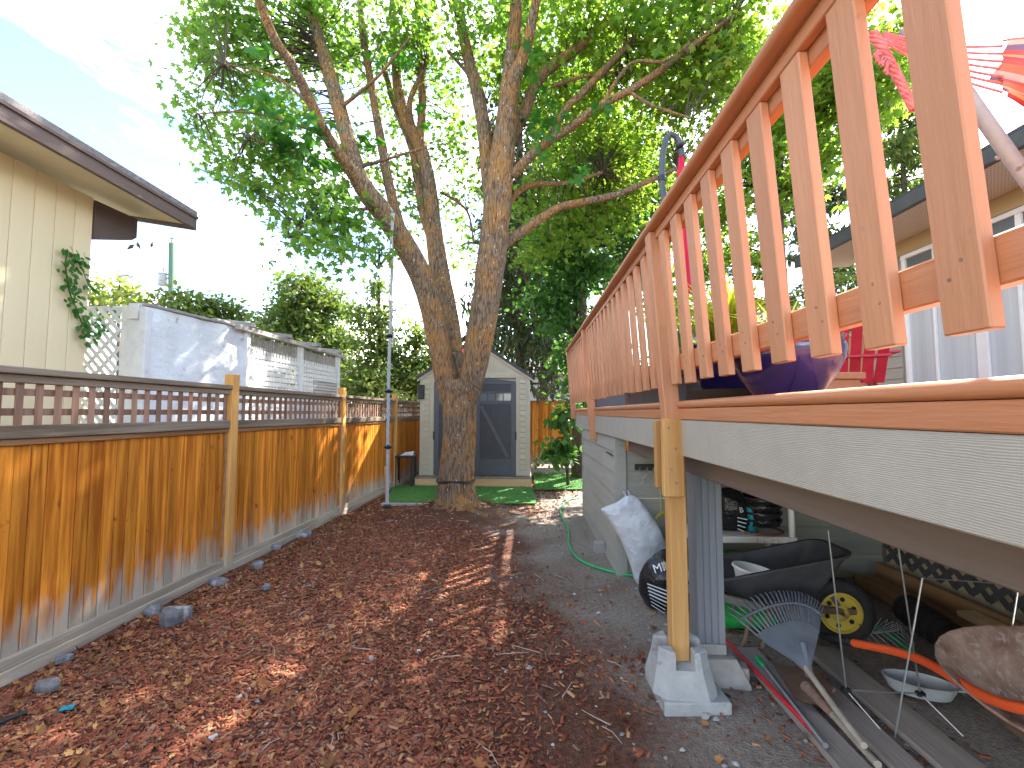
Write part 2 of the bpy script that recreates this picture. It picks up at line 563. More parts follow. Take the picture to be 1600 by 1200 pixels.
V['roof_dark'] = mat('dark_roof', (.045, .045, .05), (.075, .075, .08), 20, rough=.75, bump=.3, bscale=60)
V['turf'] = mat('artificial_turf', (.055, .18, .035), (.09, .25, .05), 30, rough=.9, bump=.5, bscale=260, rnd=.05, spots=(.07, .12, .04), spot_scale=5, spot_at=.6)
V['black'] = mat('black_plastic', (.012, .012, .013), (.022, .022, .023), 10, rough=.45, bump=.08, rnd=.1)
V['tub'] = mat('worn_black_poly', (.035, .035, .039), (.065, .064, .068), 8, rough=.55, bump=.15, spots=(.10, .10, .10), spot_scale=26, spot_at=.71)
V['bagblack'] = mat('glossy_black_film', (.010, .010, .012), (.018, .018, .021), 6, rough=.25, bump=.5, bscale=14, dist=.004)
V['rubber'] = mat('tyre_rubber', (.016, .016, .017), (.03, .03, .03), 12, rough=.8, bump=.2)
V['yellow'] = mat('yellow_wheel_paint', (.55, .40, .05), (.66, .50, .09), 9, rough=.5, bump=.1, spots=(.20, .10, .04), spot_scale=20, spot_at=.64)
V['steel'] = mat('galvanised_steel', (.42, .43, .45), (.55, .56, .58), 10, rough=.35, bump=.1, metal=.85)
V['steelgrey'] = mat('grey_painted_steel', (.30, .32, .34), (.38, .40, .42), 8, rough=.45, bump=.1, spots=(.20, .16, .13), spot_scale=16, spot_at=.68)
V['rust'] = mat('rusty_steel', (.15, .075, .052), (.36, .255, .21), 9, rough=.75, bump=.3, spots=(.34, .27, .235), spot_scale=34, spot_at=.58)
V['rust2'] = mat('rusty_shovel', (.15, .085, .055), (.26, .165, .115), 6, rough=.7, bump=.25, spots=(.34, .27, .21), spot_scale=10, spot_at=.66)
V['orange'] = mat('orange_enamel', (.72, .085, .018), (.80, .12, .03), 6, rough=.32, bump=.05, spots=(.5, .25, .17), spot_scale=26, spot_at=.72)
V['red'] = mat('red_enamel', (.50, .012, .022), (.60, .02, .035), 6, rough=.35, bump=.05)
V['chair_red'] = mat('red_chair_paint', (.42, .012, .03), (.52, .025, .05), 8, rough=.45, bump=.1, rnd=.06)
V['umb_red'] = mat('red_canvas', (.48, .012, .05), (.60, .03, .085), 5, rough=.8, bump=.4, bscale=25, dist=.003)
V['rakegrey'] = mat('grey_poly_rake', (.13, .15, .18), (.19, .21, .245), 8, rough=.5, bump=.1)
V['handlewood'] = mat('grey_wood_handle', (.30, .26, .21), (.44, .39, .33), 14, rough=.7, bump=.2)
V['silver'] = mat('silver_woven_bag', (.50, .52, .56), (.66, .68, .72), 5, rough=.4, bump=.7, bscale=9, dist=.008, rnd=0)
V['green_bag'] = mat('green_bag_film', (.02, .30, .05), (.04, .42, .09), 5, rough=.35, bump=.5, bscale=14, dist=.004)
V['lime_bag'] = mat('lime_bag_film', (.36, .46, .05), (.50, .58, .10), 6, rough=.4, bump=.4, bscale=14)
V['hose'] = mat('green_hose', (.01, .30, .09), (.02, .40, .13), 12, rough=.35, bump=.05)
V['yellow_cord'] = mat('yellow_cord', (.45, .38, .05), (.55, .46, .08), 12, rough=.6, bump=.1)
V['white_plastic'] = mat('white_plastic', (.76, .75, .70), (.82, .81, .77), 6, rough=.4, bump=.05)
V['teal'] = mat('teal_film', (.01, .24, .33), (.02, .32, .42), 6, rough=.35, bump=.3)
V['terracotta'] = mat('terracotta_saucer', (.20, .075, .045), (.27, .11, .07), 6, rough=.6, bump=.15)
V['blueglaze'] = mat('cobalt_glaze', (.010, .008, .085), (.025, .02, .17), 5, rough=.12, bump=.06, bscale=12, spec=.6, coat=.5)
V['slate'] = mat('slate_planter', (.07, .082, .10), (.10, .115, .14), 6, rough=.5, bump=.1)
V['darktray'] = mat('dark_tray', (.035, .032, .03), (.055, .05, .047), 6, rough=.55, bump=.1)
V['rope'] = mat('grey_rope', (.36, .37, .38), (.52, .53, .54), 60, rough=.85, bump=.4, bscale=150)
V['strap'] = mat('grey_strap', (.40, .38, .34), (.52, .50, .46), 20, rough=.8, bump=.2)
V['hammock'] = mat('pink_cord', (.55, .09, .10), (.66, .25, .23), 30, rough=.85, bump=.5, bscale=90)
V['white_frame'] = mat('white_vinyl', (.70, .70, .70), (.78, .78, .78), 6, rough=.4, bump=.05)
V['soffit_p'] = mat('cream_soffit_vinyl', (.55, .48, .39), (.60, .53, .44), 6, rough=.55, bump=.05)
V['eave'] = mat('charcoal_gutter', (.055, .058, .065), (.085, .088, .095), 8, rough=.45, bump=.08)
V['pole_dark'] = mat('dark_slate_pole', (.05, .06, .072), (.08, .092, .108), 8, rough=.4, bump=.05)
V['trim_tan'] = mat('tan_trim_paint', (.38, .27, .13), (.44, .32, .17), 8, GY, .6, .1)
V['stone'] = mat('field_stone', (.10, .10, .115), (.25, .245, .25), 7, rough=.9, bump=.6, bscale=26, rnd=.25, dist=.004, spots=(.42, .42, .40), spot_scale=9, spot_at=.6)
V['found'] = mat('foundation_stucco', (.52, .45, .31), (.60, .53, .38), 5, rough=.9, bump=.3, bscale=70)
V['lattice_dark'] = mat('dark_grey_lattice', (.075, .075, .08), (.12, .12, .125), 14, rough=.8, bump=.2)
V['pole_green'] = mat('green_treated_pole', (.05, .11, .07), (.10, .17, .115), 5, G, .85, .2, 20)
V['bark'] = barkmat('maple_bark', (.075, .05, .034), (.235, .165, .11), (.38, .18, .05), (.55, .52, .47))
V['bark2'] = mat('dark_bark', (.045, .036, .028), (.12, .09, .065), 16, (1, 1, .2), .95, .6, 30, dist=.01)
V['cloudgrey'] = mat('light_grey_siding', (.50, .53, .58), (.58, .61, .66), 6, rough=.6)
V['glass'] = mat('window_glass', (.10, .12, .135), (.20, .225, .245), 1.3, (1, 1, .4), .12, .04, 5, spec=.7)
V['curtain'] = mat('sheer_curtain', (.42, .45, .48), (.55, .58, .61), 9, (1, 1, .03), .55, .3, 14, spec=.5)
V['print_white'] = mat('white_print', (.62, .66, .72), None, rough=.4, bump=0)
V['print_cream'] = mat('cream_print', (.62, .58, .38), None, rough=.4, bump=0)
V['print_orange'] = mat('orange_print', (.65, .27, .05), (.62, .09, .04), 30, rough=.4, bump=0)
V['print_cyan'] = mat('cyan_print', (.02, .33, .55), (.03, .42, .66), 9, rough=.35, bump=0)
V['print_pink'] = mat('pink_print', (.55, .10, .30), None, rough=.4, bump=0)

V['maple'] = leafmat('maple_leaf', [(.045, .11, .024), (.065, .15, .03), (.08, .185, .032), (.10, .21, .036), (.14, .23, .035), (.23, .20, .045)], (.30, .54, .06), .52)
V['maple_y'] = leafmat('maple_leaf_sunlit_tint', [(.05, .125, .02), (.08, .17, .025), (.13, .21, .025), (.19, .24, .03), (.26, .21, .04)], (.36, .58, .05), .54)  # yellower copy of the maple leaf, backlight from the sun put into the colour
V['sprout'] = leafmat('sprout_leaf', [(.025, .10, .02), (.04, .14, .03), (.06, .17, .03)], (.14, .40, .03), .4)
V['ivy'] = leafmat('ivy_leaf', [(.024, .07, .018), (.042, .115, .026), (.06, .15, .034)], (.16, .38, .04), .36)
V['hedge'] = leafmat('hedge_leaf', [(.045, .09, .025), (.08, .14, .03), (.13, .18, .045), (.19, .18, .05)], (.28, .40, .05), .4)
V['cedar_tree'] = leafmat('cedar_foliage', [(.045, .095, .025), (.075, .14, .03), (.12, .17, .04), (.19, .15, .045)], (.24, .36, .04), .32)
V['spruce'] = leafmat('spruce_needles', [(.025, .045, .018), (.05, .075, .028), (.085, .10, .04), (.13, .11, .05)], (.12, .18, .04), .2)
V['palegreen'] = leafmat('pale_leaf', [(.09, .13, .03), (.15, .20, .05), (.22, .24, .07)], (.40, .48, .07), .4)
V['lime_leaf'] = leafmat('lime_leaf', [(.16, .22, .015), (.26, .32, .02), (.36, .36, .03)], (.55, .62, .03), .5)
V['chips'] = islandmat('mulch_chips', [(0.057, 0.021, 0.013), (0.127, 0.037, 0.021), (0.196, 0.056, 0.030), (0.253, 0.072, 0.038), (0.310, 0.095, 0.050), (0.149, 0.043, 0.024), (0.368, 0.144, 0.068), (0.230, 0.066, 0.036), (0.460, 0.247, 0.120), (0.276, 0.080, 0.042), (0.196, 0.134, 0.088), (0.172, 0.049, 0.028)])
V['dead'] = islandmat('dead_leaves', [(.12, .05, .022), (.20, .08, .03), (.27, .11, .035), (.34, .16, .05), (.40, .23, .09), (.18, .10, .06), (.24, .10, .035)], .7)
V['pebble'] = islandmat('pebbles', [(.22, .21, .20), (.36, .35, .34), (.50, .49, .47)], .8)


def groundmat():
    m, nt, bs, L = newmat('yard_soil')
    N = nt.nodes.new
    tc = N('ShaderNodeTexCoord')
    n1 = N('ShaderNodeTexNoise'); n1.inputs['Scale'].default_value = 34; n1.inputs['Detail'].default_value = 7; n1.inputs['Roughness'].default_value = .7
    L.new(tc.outputs['Object'], n1.inputs['Vector'])
    ra = N('ShaderNodeValToRGB'); ra.color_ramp.elements[0].position = .32; ra.color_ramp.elements[1].position = .72
    ra.color_ramp.elements[0].color = (.06, .03, .021, 1); ra.color_ramp.elements[1].color = (.20, .09, .06, 1)
    rb = N('ShaderNodeValToRGB'); rb.color_ramp.elements[0].position = .3; rb.color_ramp.elements[1].position = .75
    rb.color_ramp.elements[0].color = (.18, .152, .13, 1); rb.color_ramp.elements[1].color = (.42, .365, .31, 1)
    L.new(n1.outputs['Fac'], ra.inputs['Fac']); L.new(n1.outputs['Fac'], rb.inputs['Fac'])
    sp = N('ShaderNodeSeparateXYZ'); L.new(tc.outputs['Object'], sp.inputs[0])
    n2 = N('ShaderNodeTexNoise'); n2.inputs['Scale'].default_value = 1.6; n2.inputs['Detail'].default_value = 5
    L.new(tc.outputs['Object'], n2.inputs['Vector'])
    a1 = N('ShaderNodeMath'); a1.operation = 'MULTIPLY_ADD'; a1.inputs[1].default_value = 2.2
    xy = N('ShaderNodeMath'); xy.operation = 'MULTIPLY_ADD'; xy.inputs[1].default_value = .22
    x4 = N('ShaderNodeMath'); x4.operation = 'SUBTRACT'; x4.inputs[1].default_value = .88
    L.new(sp.outputs['Y'], xy.inputs[0]); L.new(sp.outputs['X'], xy.inputs[2]); L.new(xy.outputs[0], x4.inputs[0])
    L.new(n2.outputs['Fac'], a1.inputs[0]); L.new(x4.outputs[0], a1.inputs[2])
    mr = N('ShaderNodeMapRange'); mr.inputs[1].default_value = .95; mr.inputs[2].default_value = 1.95
    L.new(a1.outputs[0], mr.inputs[0])
    mx = N('ShaderNodeMix'); mx.data_type = 'RGBA'
    L.new(mr.outputs[0], mx.inputs[0]); L.new(ra.outputs['Color'], mx.inputs[6]); L.new(rb.outputs['Color'], mx.inputs[7])
    L.new(mx.outputs[2], bs.inputs['Base Color'])
    bs.inputs['Roughness'].default_value = .95; bs.inputs['Specular IOR Level'].default_value = .1
    n3 = N('ShaderNodeTexNoise'); n3.inputs['Scale'].default_value = 90; n3.inputs['Detail'].default_value = 5
    L.new(tc.outputs['Object'], n3.inputs['Vector'])
    b = N('ShaderNodeBump'); b.inputs['Strength'].default_value = .9; b.inputs['Distance'].default_value = .02
    L.new(n3.outputs['Fac'], b.inputs['Height']); L.new(b.outputs[0], bs.inputs['Normal'])
    return m


V['ground'] = groundmat()
V['far_ground'] = mat('far_ground', (.10, .09, .07), (.16, .15, .11), .4, rough=.95, bump=.1)


def stripemat():
    m, nt, bs, L = newmat('striped_hammock_cloth')
    N = nt.nodes.new
    tc = N('ShaderNodeTexCoord'); sp = N('ShaderNodeSeparateXYZ'); L.new(tc.outputs['UV'], sp.inputs[0])
    ml = N('ShaderNodeMath'); ml.operation = 'MULTIPLY'; ml.inputs[1].default_value = 3.0
    fr = N('ShaderNodeMath'); fr.operation = 'FRACT'
    L.new(sp.outputs['X'], ml.inputs[0]); L.new(ml.outputs[0], fr.inputs[0])
    rp = N('ShaderNodeValToRGB'); rp.color_ramp.interpolation = 'CONSTANT'
    cols = [(.60, .09, .07), (.64, .17, .10), (.58, .42, .36), (.20, .13, .22), (.60, .10, .09), (.66, .30, .12), (.50, .06, .07)]
    el = rp.color_ramp.elements
    while len(el) < len(cols): el.new(.5)
    for i, c in enumerate(cols): el[i].position = i / len(cols); el[i].color = c4(c)
    L.new(fr.outputs[0], rp.inputs['Fac']); L.new(rp.outputs['Color'], bs.inputs['Base Color'])
    bs.inputs['Roughness'].default_value = .85
    return m


V['stripe'] = stripemat()


def soffitmat():
    m, nt, bs, L = newmat('perforated_soffit')
    N = nt.nodes.new
    tc = N('ShaderNodeTexCoord')
    vo = N('ShaderNodeTexVoronoi'); vo.inputs['Scale'].default_value = 28; vo.inputs['Randomness'].default_value = 0
    L.new(tc.outputs['Object'], vo.inputs['Vector'])
    rp = N('ShaderNodeValToRGB'); rp.color_ramp.elements[0].position = .28; rp.color_ramp.elements[1].position = .36
    rp.color_ramp.elements[0].color = (.22, .18, .14, 1); rp.color_ramp.elements[1].color = (.62, .55, .46, 1)
    L.new(vo.outputs['Distance'], rp.inputs['Fac']); L.new(rp.outputs['Color'], bs.inputs['Base Color'])
    return m


V['perf'] = soffitmat()

# ------------------------------------------------------------------ ground
TREE = Vector((-1.07, 7.15, 0))


def gz(x, y):
    d = math.hypot(x - TREE.x, y - TREE.y)
    h = .07 * math.exp(-(d / .75) ** 2)
    h += .010 * math.sin(x * 3.1 + 1.3 * math.sin(y * 2.3)) * math.sin(y * 2.7 + .7) + .006 * math.sin(x * 7.3 + y * 5.1)
    return h


def sheet(name, x0, x1, y0, y1, st, fz, m, kind='structure'):
    nx = max(2, int((x1 - x0) / st) + 1); ny = max(2, int((y1 - y0) / st) + 1)
    b = MB()
    for j in range(ny):
        for i in range(nx):
            x = x0 + (x1 - x0) * i / (nx - 1); y = y0 + (y1 - y0) * j / (ny - 1)
            b.v.append(Vector((x, y, fz(x, y))))
    for j in range(ny - 1):
        for i in range(nx - 1):
            a = j * nx + i
            b.f.append((a, a + 1, a + nx + 1, a + nx))
    o = b.build(name, m, smooth=True)
    return tag(o, kind=kind)


g = sheet('terrain', -400, 400, -400, 400, 100, lambda x, y: -.06, V['far_ground'])
sheet('yard_ground', -3.6, 4.2, -1.0, 14.0, .085, gz, V['ground'])

# ------------------------------------------------------------------ scattered pieces (numpy)


def rotmats(yaw, pitch, roll):
    cy, sy = np.cos(yaw), np.sin(yaw); cp, sp = np.cos(pitch), np.sin(pitch); cr, sr = np.cos(roll), np.sin(roll)
    n = len(yaw)
    Rz = np.zeros((n, 3, 3)); Rz[:, 0, 0] = cy; Rz[:, 0, 1] = -sy; Rz[:, 1, 0] = sy; Rz[:, 1, 1] = cy; Rz[:, 2, 2] = 1
    Rx = np.zeros((n, 3, 3)); Rx[:, 0, 0] = 1; Rx[:, 1, 1] = cp; Rx[:, 1, 2] = -sp; Rx[:, 2, 1] = sp; Rx[:, 2, 2] = cp
    Ry = np.zeros((n, 3, 3)); Ry[:, 1, 1] = 1; Ry[:, 0, 0] = cr; Ry[:, 0, 2] = sr; Ry[:, 2, 0] = -sr; Ry[:, 2, 2] = cr
    return Rz @ Rx @ Ry


def scatter(name, tv, tf, pos, size, yaw, pitch, roll, m, parent=None, o=Vector((0, 0, 0)), bend=None, smooth=False):
    """many copies of a small template in one mesh"""
    tv = np.array(tv, float); n = len(pos)
    size = np.asarray(size, float)
    if size.ndim == 1: size = np.repeat(size[:, None], 3, 1)
    base = tv[None] * size[:, None, :]
    M_ = rotmats(yaw, pitch, roll)
    vv = np.einsum('nij,nkj->nki', M_, base) + np.asarray(pos)[:, None, :]
    off = np.array(org(parent) if parent is not None else o)
    vv = (vv - off).reshape(-1, 3)
    k = len(tv)
    sizes = np.array([len(f) for f in tf])
    flat = np.array([i for f in tf for i in f])
    loops = (flat[None] + (np.arange(n) * k)[:, None]).reshape(-1)
    tot = np.tile(sizes, n)
    start = np.concatenate(([0], np.cumsum(tot)[:-1]))
    me = bpy.data.meshes.new(name)
    me.vertices.add(len(vv)); me.vertices.foreach_set('co', vv.reshape(-1).astype(np.float32))
    me.loops.add(len(loops)); me.loops.foreach_set('vertex_index', loops.astype(np.int32))
    me.polygons.add(len(tot)); me.polygons.foreach_set('loop_start', start.astype(np.int32))
    me.materials.append(m)
    me.update(calc_edges=True)
    if smooth: me.polygons.foreach_set('use_smooth', np.ones(len(tot), bool))
    ob = bpy.data.objects.new(name, me)
    C.objects.link(ob)
    if parent is not None: ob.parent = parent
    else: ob.location = o
    return ob


ML = [(0, 0, 0), (.55, .05, -.10), (.30, .28, -.02), (.62, .70, -.14), (.23, .60, -.02), (0, 1.08, -.16), (-.23, .60, -.02), (-.62, .70, -.14), (-.30, .28, -.02), (-.55, .05, -.10), (0, .40, .06)]
MF = [(10, i, (i + 1) % 10) for i in range(10)]
OL = [(0, 0, 0), (.30, .32, -.06), (.26, .68, -.08), (0, 1, -.12), (-.26, .68, -.08), (-.30, .32, -.06)]
OF = [(0, 1, 2, 3), (0, 3, 4, 5)]
NL = [(0, 0, 0), (.15, .4, .02), (0, 1, 0), (-.15, .4, -.02)]
NF = [(0, 1, 2, 3)]


def leaves(name, pos, size, m, parent, kind='maple', hang=.9, smooth=False):
    n = len(pos)
    T = {'maple': (ML, MF), 'oval': (OL, OF), 'needle': (NL, NF)}[kind]
    yaw = rng.uniform(0, 6.283, n)
    pitch = rng.normal(-.55 * hang, .55, n)
    roll = rng.normal(0, .45, n)
    s = size * rng.uniform(.6, 1.3, n)
    o = scatter(name, T[0], T[1], pos, s, yaw, pitch, roll, m, parent)
    return tag(o, kind='stuff')


def cluster_points(blobs, per, twig=.28):
    """blobs: (x,y,z,rx,ry,rz,n_twigs) -> leaf points gathered round twigs, twig centres"""
    P, T = [], []
    for (x, y, z, rx, ry, rz, n) in blobs:
        d = rng.normal(size=(n, 3)); d /= np.linalg.norm(d, axis=1)[:, None]
        r = rng.uniform(0, 1, n) ** (1 / 2.2)
        c = np.array((x, y, z)) + d * r[:, None] * np.array((rx, ry, rz))
        T.append(c)
        q = np.repeat(c, per, 0)
        q = q + rng.normal(size=q.shape) * np.array((twig, twig, twig * .55))
        P.append(q)
    return np.concatenate(P), np.concatenate(T)


def twigs(name, T, limbs, m, parent, r=.012, every=1, maxd=3.5):
    """thin branches from the nearest limb point to each twig centre"""
    L = np.array([tuple(p) for p in limbs])
    b = MB()
    for c in T[::every]:
        d = np.linalg.norm((L - c) * np.array((1, 1, 1.2)) + np.array((0, 0, .35)), axis=1)
        i = int(d.argmin())
        if d[i] > maxd: continue
        a = Vector(L[i]); e = Vector(c)
        mid = (a + e) / 2 + Vector((random.uniform(-.1, .1), random.uniform(-.1, .1), random.uniform(-.02, .18)))
        b.tube([a, (a + mid) / 2 + Vector((0, 0, .03)), mid, (mid + e) / 2, e], [r * 1.3, r, r * .8, r * .6, r * .3], 4, False)
    o = b.build(name, m, parent, smooth=True)
    return tag(o, kind='stuff')


# mulch chips
def yard_pts(n, fdens):
    out = []
    while len(out) < n:
        x = rng.uniform(-2.9, 2.0, n); y = 1.7 + (rng.uniform(0, 1, n) ** 1.7) * 9.0
        k = rng.uniform(0, 1, n) < fdens(x, y)
        out += list(zip(x[k], y[k]))
    return np.array(out[:n])


def dens(x, y):
    fx = -2.93 + .0478 * (y - 2.54)
    d = np.clip((.55 - x + .35 * np.sin(y * 2.1 + x * 2)) / .8, .035, 1)
    s_ = x - (-.6 + (6.5 - y) * .29)
    d = np.where((y > 2.9) & (y < 6.7), d * np.clip((.12 - s_) / .75, .10, 1), d)
    tr = np.hypot(x - TREE.x - .25, (y - TREE.y + .3) * .9)
    d = d * np.clip((tr - .45) / 1.1, .04, 1)
    bl = .5 + .5 * np.sin(x * 2.3 + 1.7 * np.sin(y * 1.9)) * np.sin(y * 2.9 + x)
    d = d * (.55 + .45 * bl)
    d = np.where(x < fx + .1, 0, d)
    d = np.where((x > .78) & (y > 4.2), 0, d)
    return d


CH = [(-.5, -.5, 0), (.5, -.5, 0), (.42, .5, 0), (-.45, .45, 0), (-.45, -.45, 1), (.44, -.42, 1), (.38, .42, 1), (-.4, .4, 1)]
CF = [(4, 5, 6, 7), (0, 1, 5, 4), (1, 2, 6, 5), (2, 3, 7, 6), (3, 0, 4, 7)]
p = yard_pts(78000, dens)
n = len(p)
z = np.array([gz(a, b) for a, b in p]) - .002 + rng.uniform(0, .012, n)
ln = rng.gamma(2.6, .0085, n) + .007
sz = np.stack([ln, ln * rng.uniform(.12, .38, n), rng.uniform(.002, .007, n)], 1)
o = scatter('mulch_chips', CH, CF, np.column_stack([p, z]), sz, rng.uniform(0, 6.28, n), rng.normal(0, .16, n), rng.normal(0, .2, n), V['chips'])
tag(o, kind='stuff')


def dens2(x, y):
    fx = -2.93 + .0478 * (y - 2.54)
    e = np.exp(-np.clip(x - fx - .1, 0, 9) / .55)
    far = np.clip((y - 6.5) / 2.5, 0, 1)
    d = .025 + .75 * e + .8 * far
    d = np.where(x < fx + .1, 0, d)
    d = np.where((x > .78) & (y > 4.2) & (y < 8), 0, d)
    return np.clip(d, 0, 1)


p = yard_pts(6500, dens2)
n = len(p)
z = np.array([gz(a, b) for a, b in p]) + rng.uniform(.006, .02, n)
DL = [(0, 0, 0), (.38, .02, .25), (.30, .30, .0), (.50, .62, .35), (.22, .66, .05), (.06, 1.0, .30), (-.20, .60, .0), (-.42, .72, .30), (-.34, .30, .05), (-.30, .06, .2), (0, .40, -.1)]
w_ = rng.uniform(.018, .052, n)
o = scatter('fallen_leaves', DL, MF, np.column_stack([p, z]), np.column_stack([w_ * rng.uniform(.5, 1.2, n), w_ * rng.uniform(.8, 1.5, n), w_ * rng.uniform(.2, 1.3, n)]), rng.uniform(0, 6.28, n), rng.normal(.05, .4, n), rng.normal(0, .5, n), V['dead'])
tag(o, kind='stuff')
# pebbles
p = yard_pts(420, lambda x, y: np.where((x < -2.7) | ((x > .78) & (y > 4.2)), 0, .5 + 0 * x))
n = len(p)
PB = [(1, 0, 0), (.3, .9, 0), (-.8, .6, 0), (-.8, -.6, 0), (.3, -.9, 0), (0.1, 0, .7)]
PF = [(0, 1, 5), (1, 2, 5), (2, 3, 5), (3, 4, 5), (4, 0, 5)]
z = np.array([gz(a, b) for a, b in p]) + .003
o = scatter('pebbles', PB, PF, np.column_stack([p, z]), rng.gamma(3, .003, n) + .004, rng.uniform(0, 6.28, n), rng.normal(0, .2, n), rng.normal(0, .2, n), V['pebble'])
tag(o, kind='stuff')
# twigs on the ground
b = MB()
for i in range(70):
    q = yard_pts(1, lambda x, y: np.where((x < -2.6) | (x > .7), 0, .6 + 0 * x))[0]
    a = random.uniform(0, 6.28); L_ = random.uniform(.05, .22)
    p0 = Vector((q[0], q[1], gz(*q) + .014)); d = Vector((math.cos(a), math.sin(a), 0)) * L_
    b.tube([p0, p0 + d * .5 + Vector((random.uniform(-.015, .015), random.uniform(-.015, .015), .006)), p0 + d], [.003, .0025, .0015], 5)
tag(b.build('ground_twigs', V['handlewood'], smooth=True), kind='stuff')

# turf mats and gravel edging
def turf(name, pts, label):
    pts = [Vector((q.x, q.y, .032)) for q in pts]
    t = thing(name, label, 'turf mat', pts[0])
    MB().prism(pts, (0, 0, .018)).build('turf_base', V['turf'], t)
    xs = [q.x for q in pts]; ys = [q.y for q in pts]
    n = 9000
    x = rng.uniform(min(xs), max(xs), n); y = rng.uniform(min(ys), max(ys), n)
    inside = np.ones(n, bool)
    for i in range(len(pts)):
        a, c = pts[i], pts[(i + 1) % len(pts)]
        inside &= ((c.x - a.x) * (y - a.y) - (c.y - a.y) * (x - a.x)) > 0
    x, y = x[inside], y[inside]; m = len(x)
    o = scatter('turf_blades', [(-.12, 0, 0), (.12, 0, 0), (0, .25, 1)], [(0, 1, 2)], np.column_stack([x, y, np.full(m, .05)]), rng.uniform(.012, .03, m), rng.uniform(0, 6.28, m), rng.normal(0, .3, m), rng.normal(0, .3, m), V['turf'], t)
    tag(o, kind='stuff')
    return t


turf('turf_mat', [atz(603, 788), atz(838, 791), atz(832, 765), atz(615, 762)], 'green artificial turf strip lying in front of the shed behind the maple')
turf('turf_mat', [atz(836, 768), atz(925, 768), atz(915, 742), atz(833, 742)], 'green artificial turf mat in the passage between the shed and the grey deck skirting')
b = MB()
q0, q1 = atz(596, 791), atz(684, 792)
b.bar((q0.x, q0.y, .03), (q1.x, q1.y, .03), .09, .05, .01)
tag(b.build('gravel_edging', V['concrete_old']), kind='structure')

# ------------------------------------------------------------------ fence on the left
def fx(y):
    return -2.93 + .0478 * (y - 2.54)


FA = math.atan(-.0478)      # rotation about z of things along the fence
ft = thing('cedar_fence', 'orange stained cedar board fence with square lattice top along the left of the yard', 'fence', (fx(2.54), 2.54, 0))
bd = []
for k in range(5):
    h = 1.2; w = .0835; d = random.uniform(-.001, .001)
    bd.append(MB().bb(-.009, .009, -w / 2, w / 2, 0, h, .003).mesh('fence_board', V['cedar']))
slat = MB().bb(-.006, .006, -.02, .02, 0, .275, .002).mesh('lattice_slat', V['lattice_wood'])
pst = MB().bb(-.045, .045, -.05, .05, 0, 1.87, .006).mesh('fence_post', V['fence_post'])
posts_y = [-.43, 1.94, 4.32, 6.70, 9.05, 11.25]
for y in posts_y:
    piece('fence_post', pst, ft, (fx(y) + .012, y, 0), FA)
for a, c in zip(posts_y[:-1], posts_y[1:]):
    y0, y1 = a + .05, c - .05
    nb = int(round((y1 - y0 - .03) / .0885))
    st = (y1 - y0 - .03) / nb
    for i in range(nb):
        y = y0 + .015 + st * (i + .5)
        if y < 1.2: continue
        o = piece('fence_board', random.choice(bd), ft, (fx(y) + random.uniform(-.003, .003), y, .125), FA)
        o.rotation_euler.x = random.uniform(-.002, .002)
    ns = int(round((y1 - y0 - .06) / .104))
    st = (y1 - y0 - .06) / ns
    for i in range(ns + 1):
        y = y0 + .03 + st * i
        if y < 1.2: continue
        o = piece('lattice_slat', slat, ft, (fx(y) + .008, y, 1.415), FA)
        o.rotation_euler.x = random.uniform(-.012, .012)
    def fbar(nm, z0, z1, x0, x1, m, bev=.004):
        mb = MB()
        zc = (z0 + z1) / 2; xc = (x0 + x1) / 2
        mb.bar((fx(y0) + xc, y0, zc), (fx(y1) + xc, y1, zc), x1 - x0, z1 - z0, bev)
        return mb.build(nm, m, ft)
    fbar('lattice_rail', 1.600, 1.642, -.012, -.001, V['lattice_wood'])
    fbar('lattice_rail', 1.484, 1.526, -.012, -.001, V['lattice_wood'])
    fbar('cap_rail', 1.722, 1.762, -.055, .06, V['cedar_grey'])
    fbar('top_rail', 1.672, 1.7215, -.02, .033, V['cedar_grey'])
    fbar('middle_rail', 1.352, 1.428, -.03, .048, V['cedar_grey'])
    fbar('trim_strip', 1.312, 1.3515, .0095, .030, V['cedar_h'])
    fbar('kick_board', .068, .128, -.02, .034, V['kick'])
    fbar('kick_board', -.04, .0675, -.02, .052, V['kick'])
    for yy, s in ((y0, 1), (y1, -1)):
        mb = MB(); mb.box((fx(yy) + .018, yy + s * .0085, .73), (.017, .016, 1.15), Matrix.Rotation(FA, 3, 'Z'), .003)
        mb.build('edge_batten', V['cedar_h'], ft)

# back fence
bt = thing('back_fence', 'orange board fence across the far end of the yard behind the shed', 'fence', (0, 12.7, 0))
bb_ = MB().bb(-.067, .067, -.009, .009, 0, 1.72, .004).mesh('fence_board', V['cedar'])
for i in range(48):
    x = -2.45 + i * .137
    piece('fence_board', bb_, bt, (x, 12.7 + random.uniform(-.004, .004), .08))
MB().bb(-2.55, 4.2, 12.65, 12.74, 1.80, 1.84, .004).build('cap_rail', V['cedar_h'], bt)
MB().bb(-2.55, 4.2, 12.711, 12.75, .3, .38).build('back_rail', V['cedar_h'], bt)

